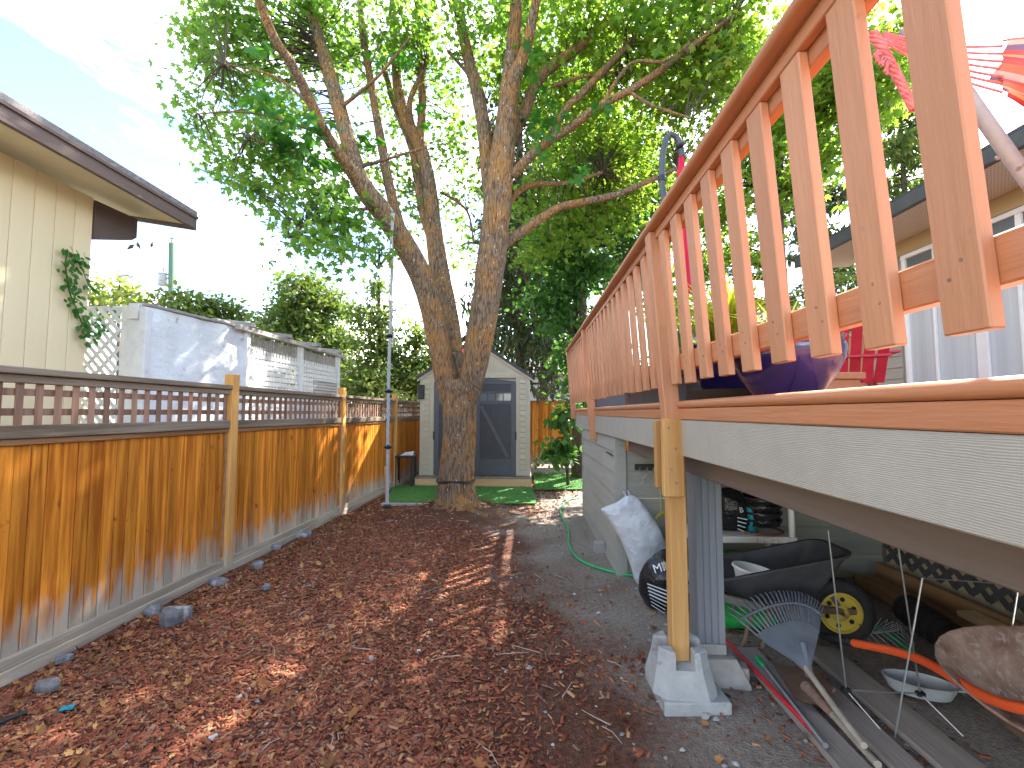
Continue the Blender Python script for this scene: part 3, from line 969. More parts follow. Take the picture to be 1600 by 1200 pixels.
# ------------------------------------------------------------------ neighbour house (left)
WX = -4.3
nh = thing('neighbour_house', 'cream board walled house with brown eaves standing beyond the left fence', 'house', (WX, 4.5, 0))
MB().bb(-9, WX - .02, -2.5, 4.30, -.05, 3.62).build('wall', V['cream'], nh)
pn = MB().bb(-.012, .012, -.087, .087, 0, 3.66, .005).mesh('wall_panel', V['cream'])
y = 4.30 - .087
while y > .6:
    piece('wall_panel', pn, nh, (WX - .0075, y, -.02))
    y -= .1785
XE = -3.75
def roofz(x): return .17 * (XE - x)
m = MB()
m.loft([[(XE, yy, 3.735), (XE, yy, 3.80), (-9, yy, 3.80 + roofz(-9)), (-9, yy, 3.735 + roofz(-9))] for yy in (-2.6, 4.98)])
m.build('roof', V['gutter'], nh)
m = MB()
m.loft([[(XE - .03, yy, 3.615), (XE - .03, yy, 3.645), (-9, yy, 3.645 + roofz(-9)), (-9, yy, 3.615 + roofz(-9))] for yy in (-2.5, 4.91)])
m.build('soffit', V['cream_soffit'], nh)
MB().bb(XE - .028, XE + .012, -2.6, 4.93, 3.585, 3.734, .004).build('fascia_board', V['brown_trim'], nh)
MB().bb(XE + .013, XE + .03, -2.6, 4.97, 3.70, 3.733, .004).build('drip_edge', V['brown_trim'], nh)
m = MB()
m.loft([[(XE + .01, yy, 3.57), (XE + .01, yy, 3.735), (-9, yy, 3.735 + roofz(-9)), (-9, yy, 3.57 + roofz(-9))] for yy in (4.931, 4.965)])
m.build('barge_board', V['brown_trim'], nh)
MB().prism([(-4.285, 4.305, 3.22), (-4.285, 4.74, 3.38), (-4.285, 4.80, 3.43), (-4.285, 4.80, 3.64), (-4.285, 4.305, 3.62)], (-.11, 0, 0)).build('outrigger_beam', V['brown_beam2'], nh)

# vine climbing the cream wall
vt = thing('climbing_vine', 'green creeper climbing the corner of the cream house wall above the fence', 'vine', (WX + .02, 4.3, 1.7))
path = [atx(x, y, WX + .03) for x, y in ((143, 520), (128, 505), (118, 480), (108, 455), (104, 430), (102, 410), (106, 390))]
MB().tube(path, .006, 5).build('stem', V['bark2'], vt)
path2 = [atx(x, y, WX + .03) for x, y in ((106, 392), (120, 402), (128, 420), (136, 440), (143, 448))]
MB().tube(path2, .004, 5).build('stem', V['bark2'], vt)
pts = []
for P_, k, w in ((path, 130, .05), (path2, 34, .022), ([atx(130, 505, WX + .06), at(158, 512, 4.72), at(140, 488, 4.72)], 36, .05), ([atx(124, 520, WX + .03), atx(140, 535, WX + .05)], 18, .04)):
    for i in range(k):
        t_ = random.random() * (len(P_) - 1); j = int(t_); q = P_[j].lerp(P_[min(j + 1, len(P_) - 1)], t_ - j)
        pts.append((q.x + abs(random.gauss(0, .04)), q.y + random.gauss(0, w), q.z + random.gauss(0, w)))
nv = len(pts)
o = scatter('vine_leaves', OL, OF, np.array(pts), rng.uniform(.035, .075, nv) * np.ones(nv), rng.normal(-1.57, .7, nv), rng.normal(-.9, .3, nv), rng.normal(0, .4, nv), V['sprout'], vt)
tag(o, kind='stuff')

# white lattice gate + screen wall behind the fence
wg = thing('white_lattice_gate', 'white diagonal lattice gate between the cream house corner and the painted screen', 'gate', (-4.6, 5.05, 0))
a0, a1 = -4.86, -4.45
for i in range(30):       # two diagonal layers
    zc = .2 + i * .105
    for sgn, yy in ((-1, 4.83), (1, 4.842)):
        x0_, z0_, x1_, z1_ = a0, zc - sgn * .23, a1, zc + sgn * .23
        pts_ = []
        for t_ in (0, 1):
            pts_.append((x0_ + (x1_ - x0_) * t_, z0_ + (z1_ - z0_) * t_))
        if max(z0_, z1_) > 2.66:
            # clip at the top
            tt = (2.66 - z0_) / (z1_ - z0_)
            if sgn > 0: pts_[1] = (x0_ + (x1_ - x0_) * tt, 2.66)
            else: pts_[0] = (x0_ + (x1_ - x0_) * tt, 2.66)
            if tt <= 0.02 or tt >= .98 and sgn < 0: continue
            if min(z0_, z1_) > 2.6: continue
        if sgn > 0 and i % 2 == 0: continue
        MB().bar((pts_[0][0], yy, pts_[0][1]), (pts_[1][0], yy, pts_[1][1]), .011, .04, .002, up=(0, 0, 1)).build('lattice_slat', V['white_wood'], wg)
MB().bb(-4.34, -4.15, 4.80, 4.83, 0, 2.70, .004).build('gate_board', V['white_wood'], wg)
MB().bb(-4.43, -4.345, 4.82, 4.86, 0, 2.68, .004).build('gate_board', V['white_wood'], wg)
MB().bb(-4.31, -4.20, 4.77, 4.799, 2.52, 2.68, .006).build('hinge_block', V['white_wood'], wg)
MB().bb(-4.87, -4.432, 4.846, 4.87, 2.64, 2.68, .004).build('top_rail', V['white_wood'], wg)

ws = thing('painted_screen_wall', 'tall flaking white plywood and lattice screen standing behind the cedar fence', 'screen', (-4, 6.4, 0))
A, B_, D_ = Vector((-4.13, 4.79, 0)), Vector((-3.91, 6.23, 0)), Vector((-3.80, 9.10, 0))
# buckled plywood sheet
m = MB(); nx, nz_ = 24, 16
for side in (0, 1):
    for j in range(nz_):
        for i in range(nx):
            q = A.lerp(B_, i / (nx - 1)); zz = 2.66 * j / (nz_ - 1)
            w = .012 * math.sin(i * .9 + j * .4) + .010 * math.sin(j * 1.1 - i * .5) + random.uniform(-.003, .003)
            m.v.append(Vector((q.x + w - side * .02, q.y, zz)))
    for j in range(nz_ - 1):
        for i in range(nx - 1):
            a = side * nx * nz_ + j * nx + i
            m.f.append((a, a + 1, a + nx + 1, a + nx))
for i in range(nx - 1):
    a = (nz_ - 1) * nx + i
    m.f.append((a, a + 1, a + 1 + nx * nz_, a + nx * nz_))
m.build('plywood_sheet', V['white_ply'], ws, smooth=True)
MB().bar(A + Vector((-.01, 0, 2.68)), B_ + Vector((-.01, 0, 2.68)), .09, .03, .004).build('cap_board', V['grey_wood'], ws)
for q in (A, B_, B_.lerp(D_, .5), D_):
    MB().bb(q.x - .04, q.x + .04, q.y - .04, q.y + .04, 0, 2.63, .005).build('screen_post', V['white_wood'], ws)
dv = (D_ - B_)
ns = 34
for i in range(ns):
    q = B_.lerp(D_, (i + .5) / ns)
    MB().bb(q.x - .02, q.x - .008, q.y - .029, q.y + .029, .1, 2.42, .002).build('lattice_slat', V['white_wood'], ws)
for i in range(26):
    zz = .35 + i * .079
    MB().bar(B_ + Vector((0, .05, zz)), D_ + Vector((0, -.05, zz)), .010, .060, .002).build('lattice_slat', V['white_wood'], ws)
for i in range(60):
    q = B_.lerp(D_, (i + .5) / 60)
    MB().bb(q.x - .03, q.x - .021, q.y - .016, q.y + .016, 2.3, 2.60 + random.uniform(-.02, .02), .002).build('picket_top', V['grey_wood'], ws)
MB().bar(B_ + Vector((.03, -.25, 2.66)), D_ + Vector((.03, .25, 2.66)), .09, .07, .006).build('top_beam', V['grey_wood'], ws)
MB().bar(B_ + Vector((-.25, -.3, 2.735)), D_ + Vector((-.25, .1, 2.735)), .07, .07, .006).build('top_beam', V['grey_wood'], ws)
for t_ in (.0, .33, .66, .98):
    q = B_.lerp(D_, t_); MB().bar(q + Vector((-.5, 0, 2.80)), q + Vector((.12, 0, 2.73)), .05, .06, .005).build('cross_beam', V['grey_wood'], ws)
for i in range(7):
    zz = 1.75 + i * .055
    MB().bar(D_.lerp(B_, .34) + Vector((.012, 0, zz)), D_ + Vector((.012, -.06, zz)), .008, .034, .002).build('grey_slat', V['grey_wood'], ws)

# ------------------------------------------------------------------ shed
sh = thing('garden_shed', 'tan plastic garden shed with dark double doors behind the maple', 'shed', (-1.03, 9.4, .2))
sx0, sx1, sy0, sy1 = -2.17, .11, 9.4, 11.5
sb, se, spk = .21, 2.22, 2.99
xm = (sx0 + sx1) / 2
MB().bb(sx0 + .03, sx1 - .03, sy0 + .03, sy1, sb, se).build('wall', V['shed'], sh)
m = MB(); m.prism([(sx0 + .02, sy0 + .03, se), (sx1 - .02, sy0 + .03, se), (xm, sy0 + .03, spk - .06)], (0, sy1 - sy0 - .05, 0)); m.build('gable_body', V['shed'], sh)
# corner pilasters with block relief
for s, xa in ((0, sx0), (1, sx1 - .295)):
    pil = MB().bb(xa, xa + .295, sy0 - .03, sy0 + .028, sb, se, .008).build('corner_pilaster', V['shed'], sh)
    for k in range(18):
        z0_ = sb + .02 + k * .110
        MB().bb(xa + .075, xa + .205, sy0 - .050, sy0 - .031, z0_, z0_ + .094, .006).build('pilaster_block', V['shed'], pil)
# gable face with ribs
m = MB(); m.prism([(sx0 + .0, sy0 - .02, se), (sx1, sy0 - .02, se), (xm, sy0 - .02, spk - .03)], (0, .045, 0)); gab = m.build('gable_panel', V['shed'], sh)
for k in range(33):
    x = sx0 + .35 + k * (sx1 - sx0 - .7) / 32
    zt = spk - .23 - abs(x - xm) * (spk - se - .03) / (xm - sx0) * 1.0
    if zt - (se + .14) < .03: continue
    MB().bb(x - .012, x + .012, sy0 - .029, sy0 - .0205, se + .13, zt, .002).build('gable_rib', V['shed'], gab)
for s in (-1, 1):
    xe = sx0 if s < 0 else sx1
    MB().bar((xe - s * .2, sy0 - .028, se + .11), (xm, sy0 - .028, spk - .16), .012, .05, .002).build('gable_trim', V['shed'], gab)
MB().bb(sx0 + .03, sx1 - .03, sy0 - .034, sy0 - .021, se + .0, se + .06, .003).build('lintel', V['shed'], gab)
# doors
dx0, dx1, dmid = sx0 + .297, sx1 - .297, xm
for s, (xa, xb) in enumerate(((dx0, dmid - .006), (dmid + .006, dx1))):
    dr = MB().bb(xa, xb, sy0 - .02, sy0 + .026, sb + .02, se - .09).build('door', V['shed_dark'], sh)
    nr = 17
    for k in range(nr):
        x = xa + .13 + k * (xb - xa - .26) / (nr - 1)
        MB().bb(x - .011, x + .011, sy0 - .0255, sy0 - .0205, sb + .42, se - .56, .002).build('door_rib', V['shed_dark'], dr)
        MB().bb(x - .011, x + .011, sy0 - .0255, sy0 - .0205, se - .27, se - .12, .002).build('door_rib', V['shed_dark'], dr)
    fr = [(xa, xa + .1, sb + .02, se - .09), (xb - .1, xb, sb + .02, se - .09)]
    for (p0, p1, q0_, q1_) in fr:
        MB().bb(p0, p1, sy0 - .04, sy0 - .0205, q0_, q1_, .006).build('door_stile', V['shed_mid'], dr)
    for (q0_, q1_) in ((sb + .02, sb + .35), (se - .55, se - .47), (se - .32, se - .28), (se - .13, se - .09)):
        MB().bb(xa + .1005, xb - .1005, sy0 - .038, sy0 - .0205, q0_, q1_, .006).build('door_rail', V['shed_mid'], dr)
    if s: MB().bar((xa + .12, sy0 - .034, se - .58), (xb - .16, sy0 - .034, sb + .38), .016, .075, .004).build('door_brace', V['shed_mid'], dr)
    else: MB().bar((xb - .12, sy0 - .034, se - .58), (xa + .16, sy0 - .034, sb + .38), .016, .075, .004).build('door_brace', V['shed_mid'], dr)
    MB().bb(xa + .1005, xb - .1005, sy0 - .026, sy0 - .0215, se - .4695, se - .3205).build('window_pane', V['glass'], dr)
    for k in range(1, 4):
        x = xa + .1 + k * (xb - xa - .2) / 4
        MB().bb(x - .009, x + .009, sy0 - .036, sy0 - .027, se - .4695, se - .3205, .002).build('glazing_bar', V['shed_dark'], dr)
    MB().bb((xb if s else xa) - .015, (xb if s else xa) + .015, sy0 - .05, sy0 - .041, .95, 1.12, .003).build('hinge', V['black'], dr)
# door head arch
arc = [(dx0, sy0 - .035, se - .089)] + [(dx0 + (dx1 - dx0) * k / 16, sy0 - .035, se - .089 + .07 * math.sin(math.pi * k / 16) + .015) for k in range(17)] + [(dx1, sy0 - .035, se - .089)]
MB().prism(arc, (0, .03, 0)).build('door_head', V['shed_mid'], sh)
for s in (-1, 1):
    xe = (sx0 - .06) if s < 0 else (sx1 + .06)
    MB().loft([[(xe, yy, se - .03), (xe, yy, se + .035), (xm, yy, spk + .05), (xm, yy, spk - .012)] for yy in (sy0 - .1, sy1 + .1)]).build('roof_panel', V['roof_dark'], sh)
    MB().loft([[(xe + (-.004 * s), yy, se - .075), (xe, yy, se - .032), (xm, yy, spk - .015), (xm, yy, spk - .06)] for yy in (sy0 - .07, sy0 - .035)]).build('barge_board', V['shed'], sh)
MB().bb(sx0 - .04, sx0 + .1, sy0 - .09, sy0 - .045, 1.78, 2.08, .03).build('wall_vent', V['black'], sh)
# skid platform
pl = thing('shed_platform', 'new pale pine platform under the tan garden shed', 'platform', (-1.03, 9.27, 0))
MB().bb(sx0 - .06, sx1 + .02, 9.25, 9.29, .0, .17, .005).build('front_skid', V['lumber_x'], pl)
MB().bb(sx0 - .06, sx1 + .02, 9.24, 11.5, .171, .205, .005).build('deck_sheet', V['board_grey'], pl)
for x in (sx0, sx1 - .06):
    MB().bb(x, x + .06, 9.291, 11.4, .03, .17).build('side_skid', V['lumber_y'], pl)

# black table beside the shed
tb = thing('small_black_table', 'black metal side table between the fence and the left side of the shed', 'table', (-2.4, 9.3, 0))
MB().bb(-2.60, -2.21, 9.0, 9.37, .615, .65, .005).build('table_top', V['black'], tb)
for x in (-2.58, -2.24):
    for y in (9.03, 9.34):
        MB().bb(x - .02, x + .02, y - .02, y + .02, 0, .614).build('leg', V['black'], tb)
m = MB(); m.prism([(-2.5, 9.1, .651), (-2.25, 9.12, .651), (-2.25, 9.25, .72), (-2.42, 9.2, .70)], (0, .06, 0))
solo(m, 'paper_sheet', V['silver'], 'crumpled grey tarp scrap lying on the small black table', 'tarp', (-2.4, 9.2, .65))
m = MB(); m.bar(atz(604, 786, .0), at(602, 729, 7.5), .035, .025, .003)
solo(m, 'wooden_stake', V['lumber'], 'thin pale wooden stake leaning by the fence near the rope', 'stake', atz(604, 786, 0))

# ------------------------------------------------------------------ deck
dk = thing('wooden_deck', 'raised deck with terracotta painted railing and grey beam filling the right side', 'deck', (.82, 2.5, 0))
X0 = .82
DZ = 1.562
DY0, DY1 = -.8, 7.55
for i in range(32):
    xa = X0 + .07 + i * .142
    MB().bb(xa, xa + .136, DY0, DY1, DZ - .036, DZ, .003).build('deck_board', V['deck_paint_y'], dk)
segs = [(DY0, 2.49), (2.615, 5.43), (5.55, 7.46)]
for (a, c) in segs:
    m = MB(); prof = []
    for k in range(9):
        t_ = math.pi * (.5 + k / 8)
        prof.append((X0 + .02 + .02 * math.cos(t_), DZ - .018 + .02 * math.sin(t_)))
    prof += [(X0 + .068, DZ - .038), (X0 + .068, DZ + .002)]
    m.loft([[(x, yy, z_) for x, z_ in prof] for yy in (a, c)])
    m.build('nosing_board', V['deck_paint_y'], dk, smooth=True)
    MB().bb(X0 + .008, X0 + .03, a, c, DZ - .098, DZ - .0395, .004).build('fascia_board', V['deck_paint_y'], dk)
MB().bb(X0 + .012, X0 + .05, DY0, 7.52, 1.272, DZ - .1, .004).build('rim_beam', V['beam_grey'], dk)
for i in range(21):
    y = DY0 + .15 + i * .4
    MB().bb(X0 + .051, 5.0, y - .019, y + .019, 1.33, DZ - .037).build('joist', V['brown_beam'], dk)
MB().bb(.97, 1.10, DY0, 4.33, 1.145, 1.329, .005).build('support_beam', V['brown_beam'], dk)
# grey built-up post
for k in range(4):
    xa = .985 + k * .0385
    MB().bb(xa, xa + .0375, 2.70, 2.80 + (.0 if k else .04), .19, 1.144, .004).build('grey_post', V['grey_post'], dk)
# lumber post and cleats
MB().bb(.777, .866, 2.50, 2.592, .196, 1.271 - .06, .005).build('lumber_post', V['lumber'], dk)
cl = MB().bb(.735, .845, 2.455, 2.498, 1.055, 1.468, .005).build('cleat', V['lumber'], dk)
for (x, z_) in ((.765, 1.42), (.80, 1.31), (.80, 1.13), (.775, 1.20)):
    MB().lathe([(0, -.0005), (.007, -.0005), (.007, .002), (0, .002)], (x, 2.4545, z_), 10, Matrix.Rotation(R(90), 3, 'X')).build('bolt_head', V['rust'], cl)
MB().bb(.735, .776, 2.60, 2.64, 1.08, 1.46, .005).build('cleat', V['lumber'], dk)
# railing: leans out towards the yard
RX = .785     # outer face of balusters at the foot
LEAN = .068   # x shift per metre of height (towards the yard)


def lx(x, z_):
    return x - LEAN * (z_ - 1.6)


def lbox(x0, x1, y0, y1, z0, z1, bev=.003):
    m = MB().bb(x0, x1, y0, y1, z0, z1, bev)
    for q in m.v: q.x = lx(q.x, q.z)
    return m


RT = 2.545   # top of the cap
nails = MB()
y = .231
bal = []
while y < 7.45:
    bal.append(y); y += .197
posty = (2.53, 5.49, 7.5)
for i, y in enumerate(bal):
    if min(abs(y - q) for q in posty) < .1: continue
    zb = 1.648 + random.uniform(-.006, .006)
    m = lbox(RX, RX + .027, y - .0445, y + .0445, zb, RT - .085)
    o = m.build('baluster', V['deck_paint'], dk)
    for zn in (1.742 + random.uniform(-.008, .008), 1.778 + random.uniform(-.008, .008)):
        nails.lathe([(0, .0), (.0038, .0), (.0038, .0012), (0, .0012)], (lx(RX, zn) - .0011, y + random.uniform(-.022, .022), zn), 8, Matrix.Rotation(R(90), 3, 'Y'))
for (a, c) in ((DY0, 2.484), (2.576, 5.444), (5.536, 7.454)):
    lbox(RX + .0275, RX + .0655, a, c, 1.716, 1.803, .004).build('lower_rail', V['deck_paint_y'], dk)
    lbox(RX + .0275, RX + .0655, a, c, RT - .13, RT - .041, .004).build('upper_rail', V['deck_paint_y'], dk)
    lbox(RX - .002, RX + .027, a, c, RT - .084, RT - .041, .003).build('rail_trim', V['deck_paint_y'], dk)
for y in posty:
    zb = 1.16 if y < 3 else (1.18 if y < 6 else 1.40)
    lbox(RX - .035, RX + .05, y - .045, y + .045, zb, RT - .041, .005).build('rail_post', V['deck_paint'], dk)
tag(nails.build('nail_heads', V['rust'], dk), kind='stuff')
xc = lx(RX + .025, RT)
m = MB(); prof = []
for k in range(9):
    t_ = math.pi * (.5 + k / 8); prof.append((xc - .055 + .02 * math.cos(t_), RT - .02 + .02 * math.sin(t_)))
for k in range(9):
    t_ = math.pi * (-.5 + k / 8); prof.append((xc + .055 + .02 * math.cos(t_), RT - .02 + .02 * math.sin(t_)))
for a, c in ((DY0, 3.93), (3.932, 7.6)):
    MB().loft([[(x, yy, z_) for x, z_ in prof] for yy in (a, c)]).build('rail_cap', V['deck_paint_y'], dk, smooth=True)
# skirting enclosure under the far half
sk0, sk1 = 4.35, 6.75
zz = -.03
k = 0
zs = [-.03, .13, .33, .53, .73, .93, 1.13, 1.268]
for za, zb in zip(zs[:-1], zs[1:]):
    cuts = [sk0 + .02, random.uniform(5.0, 6.2), sk1]
    for a, c in zip(cuts[:-1], cuts[1:]):
        m = MB(); e = .005
        m.add([(.845, a + e, za + e), (.864, a + e, zb - e), (.864, c - e, zb - e), (.845, c - e, za + e),
               (.875, a + e, za + e), (.875, a + e, zb - e), (.875, c - e, zb - e), (.875, c - e, za + e)],
              [(0, 3, 2, 1), (4, 5, 6, 7), (0, 1, 5, 4), (3, 7, 6, 2), (1, 2, 6, 5), (0, 4, 7, 3)])
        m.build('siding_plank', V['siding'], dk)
MB().bb(.878, .886, sk0 + .03, sk1, -.03, 1.265).build('dark_gap_backing', V['black'], dk)  # added black sheet that draws the shade lines in the plank gaps
MB().bb(.842, .95, sk0 - .02, sk0 + .018, -.03, 1.269, .004).build('corner_board', V['siding'], dk)
MB().bb(.838, .87, sk1, sk1 + .02, -.03, 1.269, .004).build('corner_board', V['siding'], dk)
zs2 = [-.03, .20, .45, .70, .95, 1.14]
for j, (za, zb) in enumerate(zip(zs2[:-1], zs2[1:])):
    cuts = [.951, [1.9, 1.25, 2.1, 1.30, 1.7][j], 3.28]
    for a, c in zip(cuts[:-1], cuts[1:]):
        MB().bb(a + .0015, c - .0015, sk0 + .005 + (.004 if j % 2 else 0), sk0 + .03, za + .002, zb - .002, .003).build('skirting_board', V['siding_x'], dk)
m = MB().bar((.842, sk0 + .10, 1.09), (.842, sk0 + .42, 1.095), .006, .012)
m.build('gate_latch', V['black'], dk)

# piers
def pier(name, c, label, s=1.0, rz=0.0, slab=True):
    t = thing(name, label, 'concrete pier', (c[0], c[1], 0))
    M2 = Matrix.Rotation(rz, 3, 'Z')
    def ring(h, z_, ch):
        q = [(-h, -h + ch), (-h + ch, -h), (h - ch, -h), (h, -h + ch), (h, h - ch), (h - ch, h), (-h + ch, h), (-h, h - ch)]
        return [Vector(c) + M2 @ Vector((x, y, z_)) for x, y in q]
    m = MB()
    z0 = .065 if slab else 0
    m.loft([ring(.160 * s, z0, .055 * s), ring(.157 * s, z0 + .03, .055 * s), ring(.132 * s, z0 + .13 * s, .05 * s)])
    m.build('pier_block', V['concrete'], t)
    # four raised ears leave the cross slot for the post
    for sx in (-1, 1):
        for sy in (-1, 1):
            m = MB(); q = []
            for (h, z_) in ((.1318, z0 + .1302 * s), (.121, z0 + .205 * s), (.114, z0 + .212 * s)):
                x0_, x1_ = (.047 if z_ < z0 + .21 * s else .053) * s, h * s
                q.append([Vector(c) + M2 @ Vector((sx * a, sy * b_, z_)) for a, b_ in ((x0_, x0_), (x1_, x0_), (x1_, x1_ * .62), (x1_ * .62, x1_), (x0_, x1_))])
            m.loft(q).build('pier_ear', V['concrete'], t)
    if slab:
        m = MB(); m.box(Vector(c) + Vector((0.03, -.005, .031)), (.335 * s, .335 * s, .068), Matrix.Rotation(rz + .10, 3, 'Z'), .006)
        m.build('pier_slab', V['concrete'], t)
    return t


pier('concrete_pier', (.822, 2.545, 0), 'pale concrete pier block carrying the new orange lumber post', 1.0, R(-4))
t = thing('post_footing', 'weathered concrete footing under the slate grey deck post', 'concrete pier', (1.06, 2.77, 0))
m = MB(); m.loft([[(1.06 + a * h, 2.77 + b_ * h, z_) for a, b_ in ((-1, -1), (1, -1), (1, 1), (-1, 1))] for h, z_ in ((.17, -.02), (.165, .02), (.115, .13))]); m.build('footing_base', V['concrete_old'], t)
MB().bb(.985, 1.14, 2.695, 2.845, .131, .189, .005).build('post_saddle', V['concrete_old'], t)

# ------------------------------------------------------------------ house on the right
HX = 5.3
hs = thing('main_house', 'beige house with white sliding doors and dark eaves behind the deck', 'house', (HX, 4, 0))
MB().bb(HX + .02, 10, -2, 7.1, -.05, 3.95).build('wall', V['siding'], hs)
k = 0
for j in range(15):
    za = 1.5 + j * .16
    if za > 3.6: break
    m = MB()
    m.add([(HX - .012, 6.5, za + .001), (HX + .002, 6.5, za + .158), (HX + .002, 7.1, za + .158), (HX - .012, 7.1, za + .001), (HX + .018, 6.5, za), (HX + .018, 6.5, za + .158), (HX + .018, 7.1, za + .158), (HX + .018, 7.1, za)],
          [(0, 3, 2, 1), (0, 1, 5, 4), (3, 7, 6, 2), (1, 2, 6, 5), (0, 4, 7, 3)])
    m.build('siding_board', V['siding'], hs)
MB().bb(HX - .02, HX + .018, 7.02, 7.13, 1.5, 3.7, .004).build('corner_trim', V['siding'], hs)
MB().bb(HX - .02, HX + .019, -2, 7.1, 3.70, 3.90, .004).build('frieze_board', V['trim_tan'], hs)
# eaves
MB().bb(4.55, HX + .02, -2, 7.55, 3.901, 3.925).build('soffit', V['perf'], hs)
MB().bb(4.49, 4.549, -2, 7.58, 3.90, 4.06, .012).build('gutter', V['eave'], hs)
MB().loft([[(4.50, yy, 4.061), (4.50, yy, 4.10), (10, yy, 5.6), (10, yy, 5.55)] for yy in (-2.1, 7.6)]).build('roof', V['roof_dark'], hs)
# sliding doors with sheer curtains behind
def window(y0, y1, z0, z1, bars, mids=()):
    w = MB().bb(HX - .03, HX + .015, y0, y0 + .06, z0, z1, .004).bb(HX - .03, HX + .015, y1 - .06, y1, z0, z1, .004).bb(HX - .03, HX + .015, y0 + .06, y1 - .06, z1 - .06, z1, .004).bb(HX - .03, HX + .015, y0 + .06, y1 - .06, z0, z0 + .06, .004).build('door_frame', V['white_frame'], hs)
    MB().bb(HX + .005, HX + .012, y0 + .06, y1 - .06, z0 + .06, z1 - .06).build('pane', V['curtain'], w)
    for b_, wd in bars:
        MB().bb(HX - .028, HX + .004, b_ - wd / 2, b_ + wd / 2, z0 + .061, z1 - .061, .003).build('mullion', V['white_frame'], w)
    for zz_ in mids:
        MB().bb(HX - .022, HX + .004, y0 + .061, y1 - .061, zz_ - .025, zz_ + .025, .003).build('transom', V['white_frame'], w)
    return w


window(3.2, 6.42, 1.6, 3.0, ((5.95, .03), (5.36, .13), (4.93, .035), (4.3, .12), (3.8, .03)))
w2 = MB().bb(HX - .03, HX + .015, 3.2, 6.42, 3.06, 3.12, .004).bb(HX - .03, HX + .015, 3.2, 6.42, 3.63, 3.69, .004).build('transom_frame', V['white_frame'], hs)
MB().bb(HX + .005, HX + .012, 3.2, 6.42, 3.12, 3.63).build('pane', V['glass'], w2)
for yy in (6.38, 5.9, 5.36, 4.9, 4.3, 3.7):
    MB().bb(HX - .028, HX + .004, yy - .03, yy + .03, 3.121, 3.629, .003).build('mullion', V['white_frame'], w2)
MB().bb(3.3, 3.5, DY0, 4.34, -.05, 1.3).build('foundation_wall', V['found'], hs)

# back screen panel on the deck (terracotta)
t = thing('privacy_panel', 'terracotta board panel at the far end of the deck behind the red chair', 'panel', (3.9, 6.9, DZ))
for k in range(8):
    MB().bb(3.55 + k * .2, 3.74 + k * .2, 6.9, 6.93, DZ, 2.63, .004).build('panel_board', V['deck_paint'], t)
MB().bb(3.5, 5.2, 6.88, 6.95, 2.631, 2.68, .005).build('top_rail', V['deck_paint'], t)

# ------------------------------------------------------------------ things on the deck
def pot(c, r, h, label, name='glazed_pot'):
    t = thing(name, label, 'plant pot', c)
    pr = [(0, .0), (r * .50, .0), (r * .56, .012), (r * .80, h * .32), (r * .96, h * .62), (r, h * .80), (r * .985, h * .88), (r * .93, h * .93), (r * .96, h * .955), (r * .99, h), (r * .90, h), (r * .88, h * .9)]
    MB().lathe(pr, c, 40).build('pot_body', V['blueglaze'], t, smooth=True)
    MB().lathe([(0, h * .9), (r * .885, h * .9)], c, 24).build('soil', V['ground'], t)
    return t


pot((1.085, 1.92, DZ), .215, .245, 'large cobalt blue glazed pot nearest the camera behind the railing')
pot((1.10, 2.46, DZ + .035), .225, .26, 'second cobalt blue pot standing in a dark saucer beyond the nearest blue pot')
m = MB().lathe([(0, 0), (.19, 0), (.235, .055), (.225, .055), (.185, .012), (0, .012)], (1.09, 2.42, DZ), 32)
solo(m, 'plant_saucer', V['darktray'], 'dark round plant saucer under the second blue pot', 'saucer', (1.09, 2.42, DZ), smooth=True)
# grassy plants
def grassy(c, n, L_, label, m, name='lime_grass'):
    t = thing(name, label, 'plant', c)
    b = MB()
    for i in range(n):
        a = random.uniform(0, 6.28); l = L_ * random.uniform(.6, 1.15); sp_ = random.uniform(.2, 1.0)
        d = Vector((math.cos(a), math.sin(a), 0)); s_ = d.cross(Vector((0, 0, 1))) * .0055
        p0 = Vector(c) + d * random.uniform(0, .09)
        pts_ = [p0 + d * (sp_ * l * u * u) + Vector((0, 0, l * (u - sp_ * .6 * u * u))) for u in (0, .35, .7, 1)]
        base = len(b.v)
        for u, q in enumerate(pts_):
            w = (1, 1.1, .8, .15)[u]
            b.v += [q + s_ * w, q - s_ * w]
        for u in range(3):
            k_ = base + u * 2
            b.f.append((k_, k_ + 1, k_ + 3, k_ + 2))
    o = b.build('blades', m, t); tag(o, kind='stuff')
    return t


grassy((1.10, 2.46, DZ + .27), 420, .42, 'yellow green grassy plant growing in the second blue pot', V['lime_leaf'])
grassy((1.085, 1.92, DZ + .22), 70, .22, 'short trailing grass in the nearest blue pot', V['palegreen'], 'trailing_grass')
t = thing('long_planter', 'long slate grey planter box behind the railing posts', 'planter', (1.1, 3.6, DZ))
MB().bb(.99, 1.25, 2.85, 4.55, DZ, 1.735, .01).build('planter_body', V['slate'], t)
MB().bb(.975, 1.265, 2.83, 4.57, 1.736, 1.76, .006).build('planter_rim', V['slate'], t)
pp, tt_ = cluster_points([(1.1, 3.2, 1.95, .1, .3, .22, 22), (1.1, 4.2, 1.9, .1, .3, .18, 18)], 14, .06)
pt = thing('planter_herbs', 'leafy green herbs growing from the long slate planter', 'plant', (1.1, 3.6, 1.75))
leaves('foliage', pp, .05, V['sprout'], pt, 'oval')
t = thing('second_planter', 'dark box planter at the far corner of the deck', 'planter', (1.15, 6.8, DZ))
MB().bb(.98, 1.4, 6.3, 7.2, DZ, 1.80, .01).build('planter_body', V['slate'], t)

